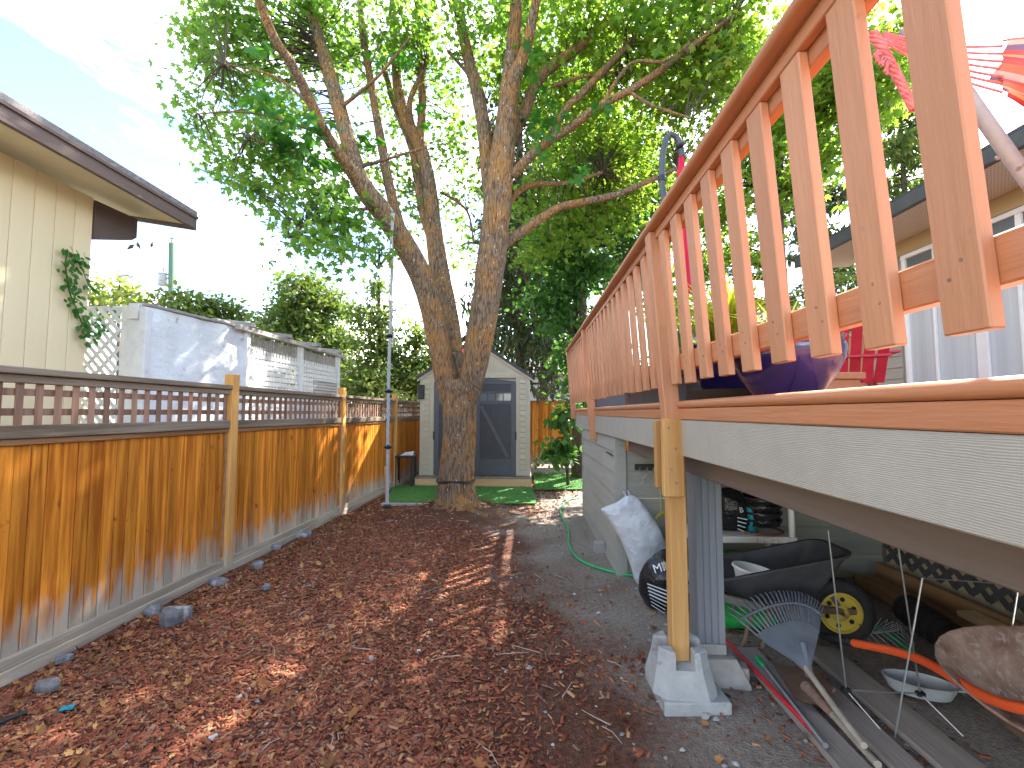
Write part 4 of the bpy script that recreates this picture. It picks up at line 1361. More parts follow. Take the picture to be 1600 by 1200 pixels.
# red folding chairs (slatted garden chairs)
def chair(c, rz, label):
    t = thing('adirondack_chair', label, 'chair', c, 'red slatted chairs on the deck')
    M2 = Matrix.Rotation(rz, 3, 'Z')
    W = lambda x, y, z_: Vector(c) + M2 @ Vector((x, y, z_))
    for k in range(6):
        x = -.25 + k * .1
        hgt = .92 - .035 * abs(k - 2.5) ** 1.4
        MB().bar(W(x, .18, .24), W(x * 1.12, .18 + .28, hgt), .088, .02, .006, up=(0, 0, 1)).build('back_slat', V['chair_red'], t)
    for k in range(6):
        y0 = -.34 + k * .095
        MB().bar(W(-.27, y0, .36 - k * .022), W(.27, y0, .36 - k * .022), .085, .018, .004).build('seat_slat', V['chair_red'], t)
    for s in (-1, 1):
        MB().bar(W(s * .34, -.42, .55), W(s * .34, .32, .53), .13, .022, .008).build('arm_rest', V['chair_red'], t)
        MB().bar(W(s * .30, -.33, 0), W(s * .30, -.33, .538), .03, .1, .005, up=M2 @ Vector((0, 1, 0))).build('leg', V['chair_red'], t)
        MB().bar(W(s * .27, -.36, .30), W(s * .27, .5, .03), .022, .1, .005).build('side_rail', V['chair_red'], t)
    MB().bar(W(-.33, .31, .50), W(.33, .31, .50), .05, .03, .005).build('back_rail', V['chair_red'], t)
    return t


chair((3.38, 4.9, DZ), R(155), 'red slatted chair near the sliding doors beside the terracotta bench')
chair((2.35, 6.3, DZ), R(120), 'red slatted chair far along the deck beyond the blue pots')
t = thing('deck_bench', 'low terracotta wooden bench in front of the red chair', 'bench', (2.75, 4.25, DZ))
MB().bb(2.62, 3.02, 4.1, 4.6, 1.80, 1.86, .005).build('bench_top', V['deck_paint_y'], t)
MB().bb(2.65, 2.99, 4.13, 4.57, DZ, 1.799, .005).build('bench_base', V['deck_paint_y'], t)

# cantilever umbrella
um = thing('folded_umbrella', 'folded red cantilever umbrella hanging from a grey arched pole on the deck', 'umbrella', (1.12, 3.3, DZ))
px = [(1054, 600), (1046, 450), (1038, 320), (1034, 285), (1035, 240), (1040, 218), (1048, 209), (1057, 213), (1063, 225), (1066, 245)]
MB().tube([at(x, y, 3.3) for x, y in px], .022, 12).build('arched_pole', V['pole_dark'], um, smooth=True)
MB().tube([at(1034, 283, 3.3), at(1033.5, 275, 3.3)], .027, 12).build('pole_collar', V['black'], um, smooth=True)
MB().tube([at(1060, 230, 3.3), at(1068, 224, 3.25)], [.02, .014], 10).build('crank', V['black'], um, smooth=True)
m = MB()
pth = [at(x, y, 3.3) for x, y in ((1065, 243), (1064, 290), (1063, 340), (1066, 400), (1069, 450), (1070, 475))]
base = len(m.v); nn = 28
for i, q in enumerate(pth):
    r_ = (.015, .03, .045, .052, .042, .015)[i]
    for k in range(nn):
        a = 2 * math.pi * k / nn; rr = r_ * (1 + .28 * math.sin(k * math.pi))  # base radius
        rr = r_ * (1 + .25 * (1 if k % 4 < 2 else -1))
        m.v.append(q + Vector((math.cos(a) * rr, math.sin(a) * rr, 0)))
for i in range(len(pth) - 1):
    for k in range(nn):
        a = i * nn + k; b_ = i * nn + (k + 1) % nn
        m.f.append((a, b_, b_ + nn, a + nn))
m.build('folded_canopy', V['umb_red'], um, smooth=True)
MB().bb(.96, 1.5, 3.05, 3.55, DZ, DZ + .05, .01).build('base_plate', V['black'], um) if False else None

# hammock on a steel stand
hm = thing('hammock_stand', 'grey steel hammock stand with bolt holes rising at the right edge behind the railing', 'hammock stand', (2.6, 2.1, DZ))
pipe = [at(1415, 42, 2.05), at(1440, 76, 2.05), at(1505, 140, 2.05), at(1560, 218, 2.08), at(1640, 330, 2.12)]
q = pipe[-1]; pipe += [Vector((q.x + .35, q.y + .03, 2.05)), Vector((q.x + .75, q.y + .05, DZ + .06)), Vector((q.x + 1.2, q.y + .05, DZ + .04))]
MB().tube(pipe, .030, 16).build('stand_tube', V['steelgrey'], hm, smooth=True)
for (x, y) in ((1557, 248), (1598, 294)):
    q = at(x, y, 2.045); MB().lathe([(0, .0), (.010, 0), (.010, .006), (0, .006)], q, 10, Matrix.Rotation(R(90), 3, 'X')).build('bolt', V['rust'], hm)
hk = thing('rope_hammock', 'striped red and orange hammock cloth with pink cords hung on the grey stand', 'hammock', at(1390, 40, 2.0))
m = MB()
for k in range(5):
    ph = k * 1.26
    pts_ = []
    for i in range(25):
        u = i / 24
        c_ = at(1362 + 66 * u, 52 + 120 * u ** 1.15, 2.0); w = .012 * (1 - .4 * u) + .004
        pts_.append(c_ + Vector((math.cos(ph + u * 16) * w, math.sin(ph + u * 16) * w, 0)))
    m.tube(pts_, .0075, 7)
m.build('cord_bundle', V['hammock'], hk, smooth=True)
m = MB()
for k in range(8):
    q = at(1372 + k * 3, 80 + k * 3, 1.99)
    m.tube([q, q + Vector((random.uniform(-.03, -.01), -.01, random.uniform(-.03, .0))), q + Vector((random.uniform(-.035, -.01), -.01, random.uniform(-.06, -.04)))], .006, 5)
m.build('cord_fringe', V['hammock'], hk, smooth=True)
for k in range(7):
    e = at(1566 + (3 if k % 2 else 0), 72 + k * 12, 2.0)
    s_ = at(1380, 50 + k * 2.5, 2.02)
    pts_ = [s_.lerp(e, u) + Vector((0, 0, -.03 * math.sin(u * math.pi))) for u in np.linspace(0, 1, 9)]
    MB().tube(pts_, .0055, 6).build('hammock_cord', V['hammock'], hk, smooth=True)
# cloth
me_b = MB(); nu, nv_ = 18, 14; uvs = []
for j in range(nv_):
    for i in range(nu):
        u, v = i / (nu - 1), j / (nv_ - 1)
        a = at(1562, 66 + 92 * v, 2.0); e = at(1760, 40 + 215 * v, 2.0 - .3 * math.sin(v * math.pi))
        q = a.lerp(e, u)
        q += Vector((0, -.03 * math.sin(v * 9 + u) - .02 * math.sin(v * 21), -.06 * u * math.sin(u * 1.5)))
        me_b.v.append(q); uvs.append((v, u))
for j in range(nv_ - 1):
    for i in range(nu - 1):
        a = j * nu + i; me_b.f.append((a, a + 1, a + nu + 1, a + nu))
o = me_b.build('striped_cloth', V['stripe'], hk, smooth=True)
uvl = o.data.uv_layers.new(name='UVMap')
for lp in o.data.loops: uvl.data[lp.index].uv = uvs[lp.vertex_index]
sol = o.modifiers.new('thickness', 'SOLIDIFY'); sol.thickness = .006

# ------------------------------------------------------------------ things under the deck
def sack(rows, y, th, m, name, parent, n=20, tilt=0.0, jit=.012):
    """a filled bag: rows (z, x left, x right), lens cross-section"""
    b = MB(); rings = []
    N_ = len(rows)
    # resample
    rr = []
    for i in range(N_ - 1):
        for k in range(3):
            u = k / 3; rr.append([rows[i][q] * (1 - u) + rows[i + 1][q] * u for q in range(3)])
    rr.append(list(rows[-1]))
    for i, (z_, xl, xr) in enumerate(rr):
        u = i / (len(rr) - 1)
        t_ = th * (max(.06, math.sin(math.pi * min(.97, max(.08, u))) ** .6))
        cx, hw = (xl + xr) / 2, (xr - xl) / 2
        ring = []
        for k in range(n):
            a = 2 * math.pi * k / n
            x = cx + hw * math.copysign(abs(math.cos(a)) ** .8, math.cos(a))
            yy = y + tilt * z_ + t_ * .5 * math.copysign(abs(math.sin(a)) ** .9, math.sin(a))
            ring.append((x + random.uniform(-jit, jit) * .5, yy + random.uniform(-jit, jit), z_ + random.uniform(-jit, jit) * .4))
        rings.append(ring)
    b.loft(rings)
    o = b.build(name, m, parent, smooth=True)
    s = o.modifiers.new('smooth', 'SUBSURF'); s.levels = 1; s.render_levels = 1
    return o


def text(body, size, loc, rot, m, parent, name='lettering'):
    cu = bpy.data.curves.new(name, 'FONT'); cu.body = body; cu.size = size; cu.extrude = .0006
    tmp = bpy.data.objects.new(name, cu); C.objects.link(tmp)
    dg = bpy.context.evaluated_depsgraph_get()
    me = bpy.data.meshes.new_from_object(tmp.evaluated_get(dg))
    bpy.data.objects.remove(tmp)
    me.materials.clear(); me.materials.append(m)
    o = bpy.data.objects.new(name, me); C.objects.link(o); o.parent = parent
    o.location = Vector(loc) - org(parent); o.rotation_euler = rot
    return o


t = thing('silver_bag', 'crinkled silver white woven bag leaning on the grey skirting corner', 'bag', (1.03, 4.1, 0))
sack([(0, .98, 1.10), (.06, .95, 1.17), (.18, .92, 1.22), (.34, .86, 1.24), (.48, .78, 1.19), (.60, .70, 1.13), (.645, .66, 1.09), (.70, .80, 1.05), (.77, .90, .97)], 4.12, .2, V['silver'], 'bag_body', t)
m = MB().tube([(.90, 4.13, .76), (.88, 4.12, .80), (.91, 4.11, .815), (.93, 4.12, .77)], [.012, .01, .008, .012], 8)
m.build('bag_ear', V['silver'], t, smooth=True)
t = thing('soil_bag', 'black printed soil bag slumped behind the orange lumber post', 'bag', (1.1, 3.6, 0))
sack([(0.0, .98, 1.30), (.03, .92, 1.36), (.12, .87, 1.38), (.24, .88, 1.38), (.33, .93, 1.37), (.40, 1.0, 1.35), (.45, 1.06, 1.30)], 3.62, .34, V['bagblack'], 'bag_body', t, jit=.008)
rt = (R(72), R(-20), R(-18))
text('MI', .085, (.955, 3.475, .315), rt, V['print_white'], t)
text('MI', .03, (.905, 3.475, .24), rt, V['print_white'], t) if False else None
m = MB().lathe([(0, 0), (.035, 0), (.035, .001), (0, .001)], (1.065, 3.448, .285), 14, Matrix.Rotation(R(72), 3, 'X')); m.build('print_patch', V['print_orange'], t)
for k in range(7):
    z_ = .24 - k * .024; x_ = .90 + k * .004
    MB().bar((x_, 3.474 - k * .003, z_), (x_ + .16 - .012 * k, 3.45 - k * .003, z_ - .05), .002, .009 if k < 4 else .004).build('print_line', V['print_white'], t)
MB().bb(1.19, 1.25, 3.438, 3.446, .27, .37, .004).build('print_patch', V['print_cyan'], t)
MB().bb(1.22, 1.25, 3.438, 3.445, .22, .25, .004).build('print_patch', V['print_pink'], t)

# hook rack with hooks on the skirting wall
t = thing('hook_rack', 'black hook rack fixed high on the grey wall under the deck', 'hook rack', (1.18, 4.33, 1.0))
MB().bb(1.03, 1.30, 4.325, 4.353, .965, 1.02, .004).build('rack_bar', V['black'], t)
for x in (1.06, 1.13, 1.19, 1.26):
    MB().tube([(x, 4.325, .98), (x, 4.29, .97), (x, 4.27, .985), (x, 4.268, 1.0)], .005, 6).build('hook', V['steel'], t, smooth=True)
m = MB().tube([(1.09, 4.3, .95), (1.13, 4.29, .93), (1.08, 4.29, .89), (1.10, 4.29, .86), (1.06, 4.29, .84)], .007, 6)
m.tube([(1.22, 4.3, .95), (1.19, 4.29, .91), (1.24, 4.29, .90), (1.28, 4.29, .92)], .007, 6)
solo(m, 'metal_clip', V['steelgrey'], 'bent metal hose clips dangling from the black hook rack', 'clip', (1.15, 4.3, .9), smooth=True)
# yellow cord
t = thing('yellow_cord', 'coiled yellow cord hanging on the wall behind the lumber post', 'cord', (1.25, 4.3, .6))
MB().tube([(1.255, 4.31, .96), (1.25, 4.30, .8), (1.255, 4.30, .66), (1.25, 4.3, .58)], .005, 6).build('hanging_strand', V['yellow_cord'], t, smooth=True)
m = MB()
for k in range(6):
    cx_, cz_, r_ = 1.27 + random.uniform(-.02, .02), .44 + random.uniform(-.02, .02), random.uniform(.09, .13)
    m.tube([(cx_ + r_ * math.cos(a) * .8, 4.27 + .01 * k, cz_ + r_ * math.sin(a) * 1.15) for a in np.linspace(0, 6.1, 22)], .005, 6)
m.build('cord_coil', V['yellow_cord'], t, smooth=True)

# white plastic shelf
t = thing('plastic_shelf', 'white plastic shelf unit under the deck holding bags and pots', 'shelf', (1.8, 3.95, 0))
sx = (1.375, 2.14)
for x in sx:
    for y in (3.78, 4.16):
        MB().lathe([(.024, 0), (.024, .40), (.030, .41), (.030, .47), (.024, .48), (.022, 1.02)], (x, y, 0), 14).build('leg', V['white_plastic'], t, smooth=True)
for z_ in (.46, .97, .10):
    s_ = MB().bb(1.35, 2.17, 3.755, 4.19, z_, z_ + .05, .006).build('shelf_board', V['white_plastic'], t)
    for k in range(9):
        MB().bb(1.84 + k * .032, 1.848 + k * .032, 3.748, 3.7545, z_ + .004, z_ + .044).build('shelf_rib', V['white_plastic'], s_)
t = thing('fertilizer_bag', 'black bag with cream lettering on the white shelf left of the grey post', 'bag', (1.52, 3.95, .51))
sack([(.512, 1.40, 1.60), (.56, 1.39, 1.62), (.69, 1.39, 1.61), (.80, 1.40, 1.60), (.87, 1.42, 1.58)], 3.97, .2, V['bagblack'], 'bag_body', t, jit=.005)
for s_, x, z_ in (('U', 1.425, .775), ('&', 1.415, .705), ('\'1s', 1.415, .625)):
    text(s_, .075, (x, 3.853, z_), (R(86), R(-18), 0), V['print_cream'], t)
MB().bb(1.40, 1.58, 3.862, 3.868, .53, .57, .003).build('print_band', V['lime_bag'], t)
t = thing('potting_bag', 'black and teal bag with white lettering on the shelf right of the grey post', 'bag', (1.80, 3.95, .51))
sack([(.512, 1.64, 1.88), (.56, 1.63, 1.90), (.69, 1.63, 1.88), (.80, 1.64, 1.85), (.87, 1.67, 1.80)], 3.96, .2, V['bagblack'], 'bag_body', t, jit=.005)
sack([(.514, 1.85, 1.91), (.59, 1.845, 1.90), (.70, 1.83, 1.885), (.74, 1.825, 1.875)], 3.89, .1, V['teal'], 'teal_band', t, jit=.003)
text('B', .06, (1.765, 3.852, .68), (R(86), R(-8), 0), V['print_white'], t)
for k in range(4):
    MB().bar((1.745, 3.853, .64 - k * .03), (1.825 - .01 * k, 3.850, .625 - k * .032), .002, .008).build('print_line', V['print_white'], t)
t = thing('nursery_pots', 'stack of glossy black nursery pots on the white shelf', 'pots', (2.03, 3.95, .51))
for k in range(4):
    z_ = .57 + k * .058
    MB().lathe([(.0, z_), (.15, z_), (.155, z_ + .035), (.168, z_ + .036), (.168, z_ + .056), (.15, z_ + .056)], (1.975, 3.95, 0), 28).build('nursery_pot', V['bagblack'], t, smooth=True)
m = MB().lathe([(0, 0), (.16, 0), (.175, .05), (.165, .05), (.15, .01), (0, .01)], (1.975, 3.95, .472), 28)
solo(m, 'terracotta_saucer', V['terracotta'], 'brown terracotta saucer under the black nursery pots on the shelf', 'saucer', (1.975, 3.95, .472), smooth=True)
t = thing('green_bag', 'bright green and lime bag lying on the low shelf behind the wheelbarrow', 'bag', (1.9, 3.9, .15))
sack([(.155, 1.42, 2.15), (.20, 1.38, 2.22), (.28, 1.40, 2.18), (.34, 1.45, 2.1)], 3.93, .42, V['green_bag'], 'bag_body', t)
sack([(.27, 1.6, 2.0), (.31, 1.6, 2.02), (.365, 1.66, 1.96)], 3.78, .16, V['lime_bag'], 'lime_panel', t)
t = thing('green_sack', 'green plastic sack on the ground under the wheelbarrow handles', 'bag', (1.35, 3.35, 0))
sack([(0, 1.25, 1.72), (.05, 1.22, 1.76), (.12, 1.24, 1.74), (.18, 1.3, 1.66)], 3.35, .3, V['green_bag'], 'bag_body', t)

# wheelbarrow (black tub)
def rrect(x0, x1, y0, y1, z0, z1, r, n=5):
    """rounded rectangle ring, height runs from z0 at x0 to z1 at x1"""
    out = []
    for (cx, cy, a0) in ((x1 - r, y1 - r, 0), (x0 + r, y1 - r, 90), (x0 + r, y0 + r, 180), (x1 - r, y0 + r, 270)):
        for k in range(n + 1):
            a = R(a0 + 90 * k / n)
            x, y = cx + r * math.cos(a), cy + r * math.sin(a)
            out.append((x, y, z0 + (z1 - z0) * (x - x0) / (x1 - x0)))
    return out


wb = thing('black_wheelbarrow', 'black tub wheelbarrow with a yellow hubbed wheel parked under the deck', 'wheelbarrow', (1.7, 3.2, 0))
m = MB()
m.loft([rrect(1.40, 1.86, 3.04, 3.24, .295, .305, .05), rrect(1.32, 1.93, 3.00, 3.28, .34, .41, .07), rrect(1.15, 2.05, 2.96, 3.32, .425, .60, .09), rrect(1.12, 2.07, 2.94, 3.34, .428, .612, .10),
        rrect(1.12, 2.07, 2.94, 3.34, .440, .624, .10), rrect(1.16, 2.04, 2.97, 3.31, .440, .622, .08), rrect(1.34, 1.91, 3.02, 3.26, .36, .42, .06), rrect(1.42, 1.84, 3.06, 3.22, .315, .325, .04)], True, True)
m.build('tub', V['tub'], wb, smooth=True)
for s, yy in ((-1, 3.03), (1, 3.25)):
    MB().bar((.98, yy - s * .0 + s * .1, .42), (1.5, yy, .262), .04, .045, .006).build('handle', V['handlewood'], wb)
    MB().bar((1.5, yy, .262), (2.17, 3.18 + s * .07, .21), .035, .04, .006).build('side_frame', V['rust2'], wb)
    MB().tube([(1.45, yy, .24), (1.38, yy, .02), (1.5, yy, .012), (1.56, yy, .24)], .012, 8).build('leg', V['rust2'], wb, smooth=True)
    MB().bar((1.92, yy * .5 + 1.6, .44), (2.05, 3.17 + s * .075, .22), .01, .03, .002).build('front_brace', V['rust2'], wb)
wc = Vector((2.05, 3.12, .205)); WR = Matrix.Rotation(R(-8), 3, 'Z') @ Matrix.Rotation(R(90), 3, 'X')
pr = []
for k in range(17):
    a = 2 * math.pi * k / 16; pr.append((.165 + .045 * math.cos(a), .045 * math.sin(a)))
wh = MB().lathe(pr, wc, 36, WR).build('wheel', V['rubber'], wb, smooth=True)
MB().lathe([(.135, -.03), (.128, .032), (.118, .036), (.110, .018), (.06, .012), (.045, .032), (.03, .04), (0.0, .04)], wc, 32, WR).build('wheel_rim', V['yellow'], wh, smooth=True)
for k in range(6):
    a = R(60 * k + 20); q = wc + WR @ Vector((.084 * math.cos(a), .084 * math.sin(a), .0165))
    MB().lathe([(0, 0), (.015, 0), (.015, .002), (0, .002)], q, 12, WR).build('rim_hole', V['black'], wh)
MB().tube([wc + WR @ Vector((0, 0, -.08)), wc + WR @ Vector((0, 0, .08))], .012, 10).build('axle', V['rust2'], wh, smooth=True)
m = MB().lathe([(0, 0), (.10, 0), (.13, .09), (.14, .09), (.14, .105), (.128, .105), (.10, .01), (0, .01)], (1.50, 3.12, .37), 24, Matrix.Rotation(R(10), 3, 'Y'))
solo(m, 'white_tub', V['white_plastic'], 'small white plastic tub sitting in the black wheelbarrow', 'tub', (1.50, 3.12, .37), smooth=True)

# leaf rake
rk = thing('leaf_rake', 'grey plastic fan rake resting tines up against the black wheelbarrow', 'rake', (1.5, 2.4, .1))
ap = at(1265, 1055, 2.40)
tl, tm, tr = at(1133, 955, 2.78), at(1225, 925, 2.86), at(1287, 948, 2.76)


def fan(u, k):
    """u 0..1 across the fan, k 0..1 from apex to tips"""
    q = tl * ((1 - u) * (1 - 2 * u)) + tm * (4 * u * (1 - u)) + tr * (u * (2 * u - 1))
    return ap.lerp(q, k)


m = MB(); NU = 16
for side in (0, 1):
    for j in range(5):
        for i in range(NU + 1):
            k = .04 + .55 * j / 4
            m.v.append(fan(i / NU, k) + Vector((0, -.006 * side, .012 * side)) + Vector((0, 0, .008 * math.sin(j * 1.5))))
    for j in range(4):
        for i in range(NU):
            a = side * 5 * (NU + 1) + j * (NU + 1) + i
            m.f.append((a, a + 1, a + NU + 2, a + NU + 1))
hd = m.build('rake_head', V['rakegrey'], rk, smooth=True)
for i in range(25):
    u = i / 24
    q0_, q1_ = fan(u, .57), fan(u, 1.0)
    dirn = (q1_ - q0_).normalized()
    MB().tube([q0_, q0_.lerp(q1_, .6) + Vector((0, .01, .012)), q1_, q1_ + dirn * .015 + Vector((0, .012, -.008))], [.0062, .0058, .005, .004], 5).build('tine', V['rakegrey'], rk, smooth=True)
MB().tube([fan(u, .82) + Vector((0, -.006, .012)) for u in np.linspace(0, 1, 18)], .0065, 6).build('tine_brace', V['rakegrey'], rk, smooth=True)
MB().tube([fan(0.55, .32) + Vector((0, -.012, .012)), ap], [.014, .02], 10).build('socket', V['rakegrey'], rk, smooth=True)
e = at(1350, 1165, 1.95)
MB().tube([ap + Vector((0, .03, .02)), ap.lerp(e, .5), e], .014, 10).build('handle', V['handlewood'], rk, smooth=True)

# poles, shovel, planks
p0, p1 = atz(1136, 1002, .045), atz(1285, 1158, .06)
m = MB().tube([p0, p1], .011, 12)
solo(m, 'red_pole', V['red'], 'thin glossy red pole lying on the plank by the grey post', 'pole', p0, smooth=True)
t = thing('grey_tool_handle', 'grey metal tool handle with a green socket beside the red pole', 'tool handle', atz(1185, 1030, .05))
p0, p1 = atz(1186, 1032, .06), atz(1290, 1165, .07)
MB().tube([p0.lerp(p1, .06), p1], .012, 12).build('shaft', V['steel'], t, smooth=True)
MB().tube([p0 + (p0 - p1) * .02, p0.lerp(p1, .09)], [.02, .015], 12).build('socket', V['hose'], t, smooth=True)
sv = thing('rusty_shovel', 'rusty flat shovel lying face up beside the grey tool handle', 'shovel', atz(1255, 1075, .05))
c0, c1, c2, c3 = atz(1205, 1038, .06), atz(1270, 1045, .06), atz(1312, 1095, .09), atz(1248, 1112, .07)
m = MB(); NU = 8
for side in (0, 1):
    for j in range(NU + 1):
        for i in range(NU + 1):
            u, v = i / NU, j / NU
            q = c0.lerp(c1, u).lerp(c3.lerp(c2, u), v)
            q = q + Vector((0, 0, .02 * (2 * u - 1) ** 2 + .012 * (v) - side * .004))
            if j == NU: q = q + (c0 - c3) * (.14 * (2 * u - 1) ** 2)
            m.v.append(q)
    for j in range(NU):
        for i in range(NU):
            a = side * (NU + 1) ** 2 + j * (NU + 1) + i
            m.f.append((a, a + 1, a + NU + 2, a + NU + 1))
m.build('blade', V['rust2'], sv, smooth=True)
e0, e1 = c3.lerp(c2, .55) + Vector((0, .06, .02)), atz(1372, 1195, .12)
MB().tube([e0 + Vector((0, .06, 0)), e0.lerp(e1, .35)], [.028, .018], 10).build('socket', V['rust'], sv, smooth=True)
MB().tube([e0.lerp(e1, .3), e1], .015, 10).build('handle', V['handlewood'], sv, smooth=True)


def plank(pa, pb, w, h, m_, label, name='plank'):
    pa, pb = Vector(pa), Vector(pb)
    m = MB().bar(pa + Vector((0, 0, h / 2)), pb + Vector((0, 0, h / 2)), w, h, .004)
    return solo(m, name, m_, label, 'plank', pa)


plank((1.355, 1.55, .012), (1.37, 2.98, .012), .14, .03, V['board_grey'], 'grey weathered plank under the red pole')
plank((1.80, 1.6, .012), (1.83, 3.0, .012), .19, .03, V['board_grey'], 'wide grey plank on the ground beside the shovel and wire frames')
plank((1.57, 1.5, .012), (1.60, 2.6, .012), .13, .024, V['board_grey'], 'brown grey plank beneath the rusty shovel')
plank((3.12, 1.4, .0), (3.16, 4.25, .0), .05, .17, V['lumber_y'], 'long brown timber on edge against the foundation wall')
plank((2.80, 1.8, .02), (2.93, 4.1, .02), .18, .09, V['lumber_y'], 'thick split timber lying beside the brown timber by the wall')
plank((2.95, 1.8, .11), (3.02, 3.3, .11), .12, .04, V['lumber_x'], 'pale lumber piece resting on the split timber by the wall')
q = atz(1140, 1055, .02)
m = MB().box(q + Vector((0, 0, .03)), (.19, .09, .07), Matrix.Rotation(R(-12), 3, 'Z'), .006)
solo(m, 'wood_offcut', V['board_grey'], 'short wooden offcut at the foot of the grey post footing', 'wood block', q)
q = atz(938, 866, 0)
m = MB().box(q + Vector((0, .05, .05)), (.11, .1, .13), Matrix.Rotation(R(6), 3, 'Z'), .006)
solo(m, 'paving_block', V['concrete_old'], 'small grey paving block against the foot of the grey skirting', 'block', q)

# lattice under deck
lt = thing('dark_lattice', 'dark grey diagonal lattice panel against the beige foundation wall under the deck', 'lattice', (3.24, 3.8, .2))
for s in (0, 1):
    for i in range(26):
        y0 = 2.1 + i * .13; hgt = .95
        ya, yb = (y0, y0 + hgt) if s == 0 else (y0, y0 - hgt)
        za, zb = .17, 1.12
        yl, yh = 2.85, 4.33
        # clip to the panel length
        d = (yb - ya); t0_, t1_ = 0.0, 1.0
        for (lim, sg) in ((yl, 1), (yh, -1)):
            a_ = (lim - ya) / d
            if sg * d > 0: t0_ = max(t0_, a_)
            else: t1_ = min(t1_, a_)
        if t1_ - t0_ < .05: continue
        pa = (3.285 - .009 * s, ya + d * t0_, za + (zb - za) * t0_); pb = (3.285 - .009 * s, ya + d * t1_, za + (zb - za) * t1_)
        MB().bar(pa, pb, .008, .045, .001).build('lattice_slat', V['lattice_dark'], lt)

# black mesh roll and hose under deck
t = thing('mesh_roll', 'roll of black plastic netting lying under the deck behind the wire frames', 'netting roll', (2.55, 2.9, .1))
p0, p1 = Vector((2.72, 3.4, .11)), Vector((2.45, 2.2, .11))
MB().tube([p0, p1], .10, 20).build('roll_body', V['black'], t, smooth=True)
for k in range(14):
    q = p0.lerp(p1, (k + .5) / 14); MB().tube([q, q + (p1 - p0).normalized() * .012], .105, 20, False).build('net_ridge', V['rubber'], t, smooth=True)
m = MB().tube([(2.40, 3.55, .05), (2.42, 3.2, .03), (2.38, 2.95, .03), (2.36, 2.75, .03), (2.46, 2.62, .03)], .013, 8)
solo(m, 'hose_end', V['hose'], 'short length of green hose lying beside the black netting roll', 'hose', (2.4, 3.0, .02), smooth=True)
m = MB()
for k in range(26):
    a = R(14 * k); m.tube([(2.32, 3.25, .0), (2.32 + .16 * math.cos(a), 3.2 + .12 * math.sin(a), .10), (2.32 + .2 * math.cos(a + .5), 3.15 + .14 * math.sin(a + .5), .02)], .002, 4)
solo(m, 'wire_netting', V['steelgrey'], 'tangle of fine chicken wire on the ground behind the yellow wheel', 'wire', (2.32, 3.2, 0), smooth=True)

# wire sign frames
def frame(name, loops, label, joints):
    t = thing(name, label, 'wire frame', loops[0][0])
    for lp in loops:
        MB().tube(lp, .0042, 7).build('wire', V['steel'], t, smooth=True)
    for q in joints:
        MB().box(q, (.04, .03, .022), None, .005).build('joint_clip', V['black'], t)
    return t


d1 = 2.4
a_, b_, c_, d_ = at(1322, 1078, d1), at(1294, 829, d1), at(1401, 839, d1 + .02), at(1438, 1084, d1 + .02)
frame('wire_sign_frame', [[a_, b_, c_, d_], [a_, d_], [a_, atz(1385, 1150, .02)], [d_, atz(1505, 1150, .02)]], 'thin steel wire sign frame standing by the rake with black clips', [a_, d_])
a_, b_, c_, d_ = atz(1398, 1152, .01), at(1441, 903, 2.2), at(1592, 914, 2.25), at(1572, 1040, 2.25)
frame('wire_sign_frame', [[a_, b_, c_, d_]], 'thin steel wire frame standing in front of the rusty barrow tray', [])
# metal scoop
t = thing('metal_scoop', 'dull aluminium scoop lying on the soil between the wire frames', 'scoop', atz(1437, 1090, .02))
q = atz(1437, 1082, .03)
M3 = Matrix.Rotation(R(-25), 3, 'Z')
def srow(k, z_): return [q + M3 @ Vector((x * k, y * k, z_)) for x, y in [(.16 * math.cos(R(a)) , .085 * math.sin(R(a))) for a in range(0, 360, 15)]]
MB().loft([srow(.8, .0), srow(1, .065), srow(.97, .066), srow(.77, .008)], True, True).build('scoop_bowl', V['steelgrey'], t, smooth=True)
MB().bar(q + M3 @ Vector((.15, 0, .05)), q + M3 @ Vector((.29, .02, .06)), .022, .012, .004).build('scoop_handle', V['steelgrey'], t)

# rusty wheelbarrow with orange tube handle
rw = thing('rusty_wheelbarrow', 'rust brown steel wheelbarrow tray with an orange tube handle at the lower right', 'wheelbarrow', (2.1, 1.75, 0))
hp = [at(1330, 1004, 2.62), at(1390, 1015, 2.40), at(1440, 1030, 2.22), at(1480, 1053, 2.05), at(1530, 1085, 1.86), at(1580, 1105, 1.72), at(1680, 1120, 1.55)]
sm = []
for i in range(len(hp) - 1):
    for k in range(4): sm.append(hp[i].lerp(hp[i + 1], k / 4))
sm.append(hp[-1])
for _ in range(3):
    sm = [sm[0]] + [(sm[i - 1] + sm[i] * 2 + sm[i + 1]) / 4 for i in range(1, len(sm) - 1)] + [sm[-1]]
MB().tube(sm, .0205, 14).build('tube_handle', V['orange'], rw, smooth=True)
g0, g1 = at(1284, 993, 2.80), sm[0].lerp(sm[1], .3)
gp = [g0.lerp(g1, u) for u in np.linspace(0, 1, 25)]
MB().tube(gp, [.020 + (.0035 if k % 2 else 0) for k in range(25)], 12).build('grip', V['black'], rw, smooth=True)
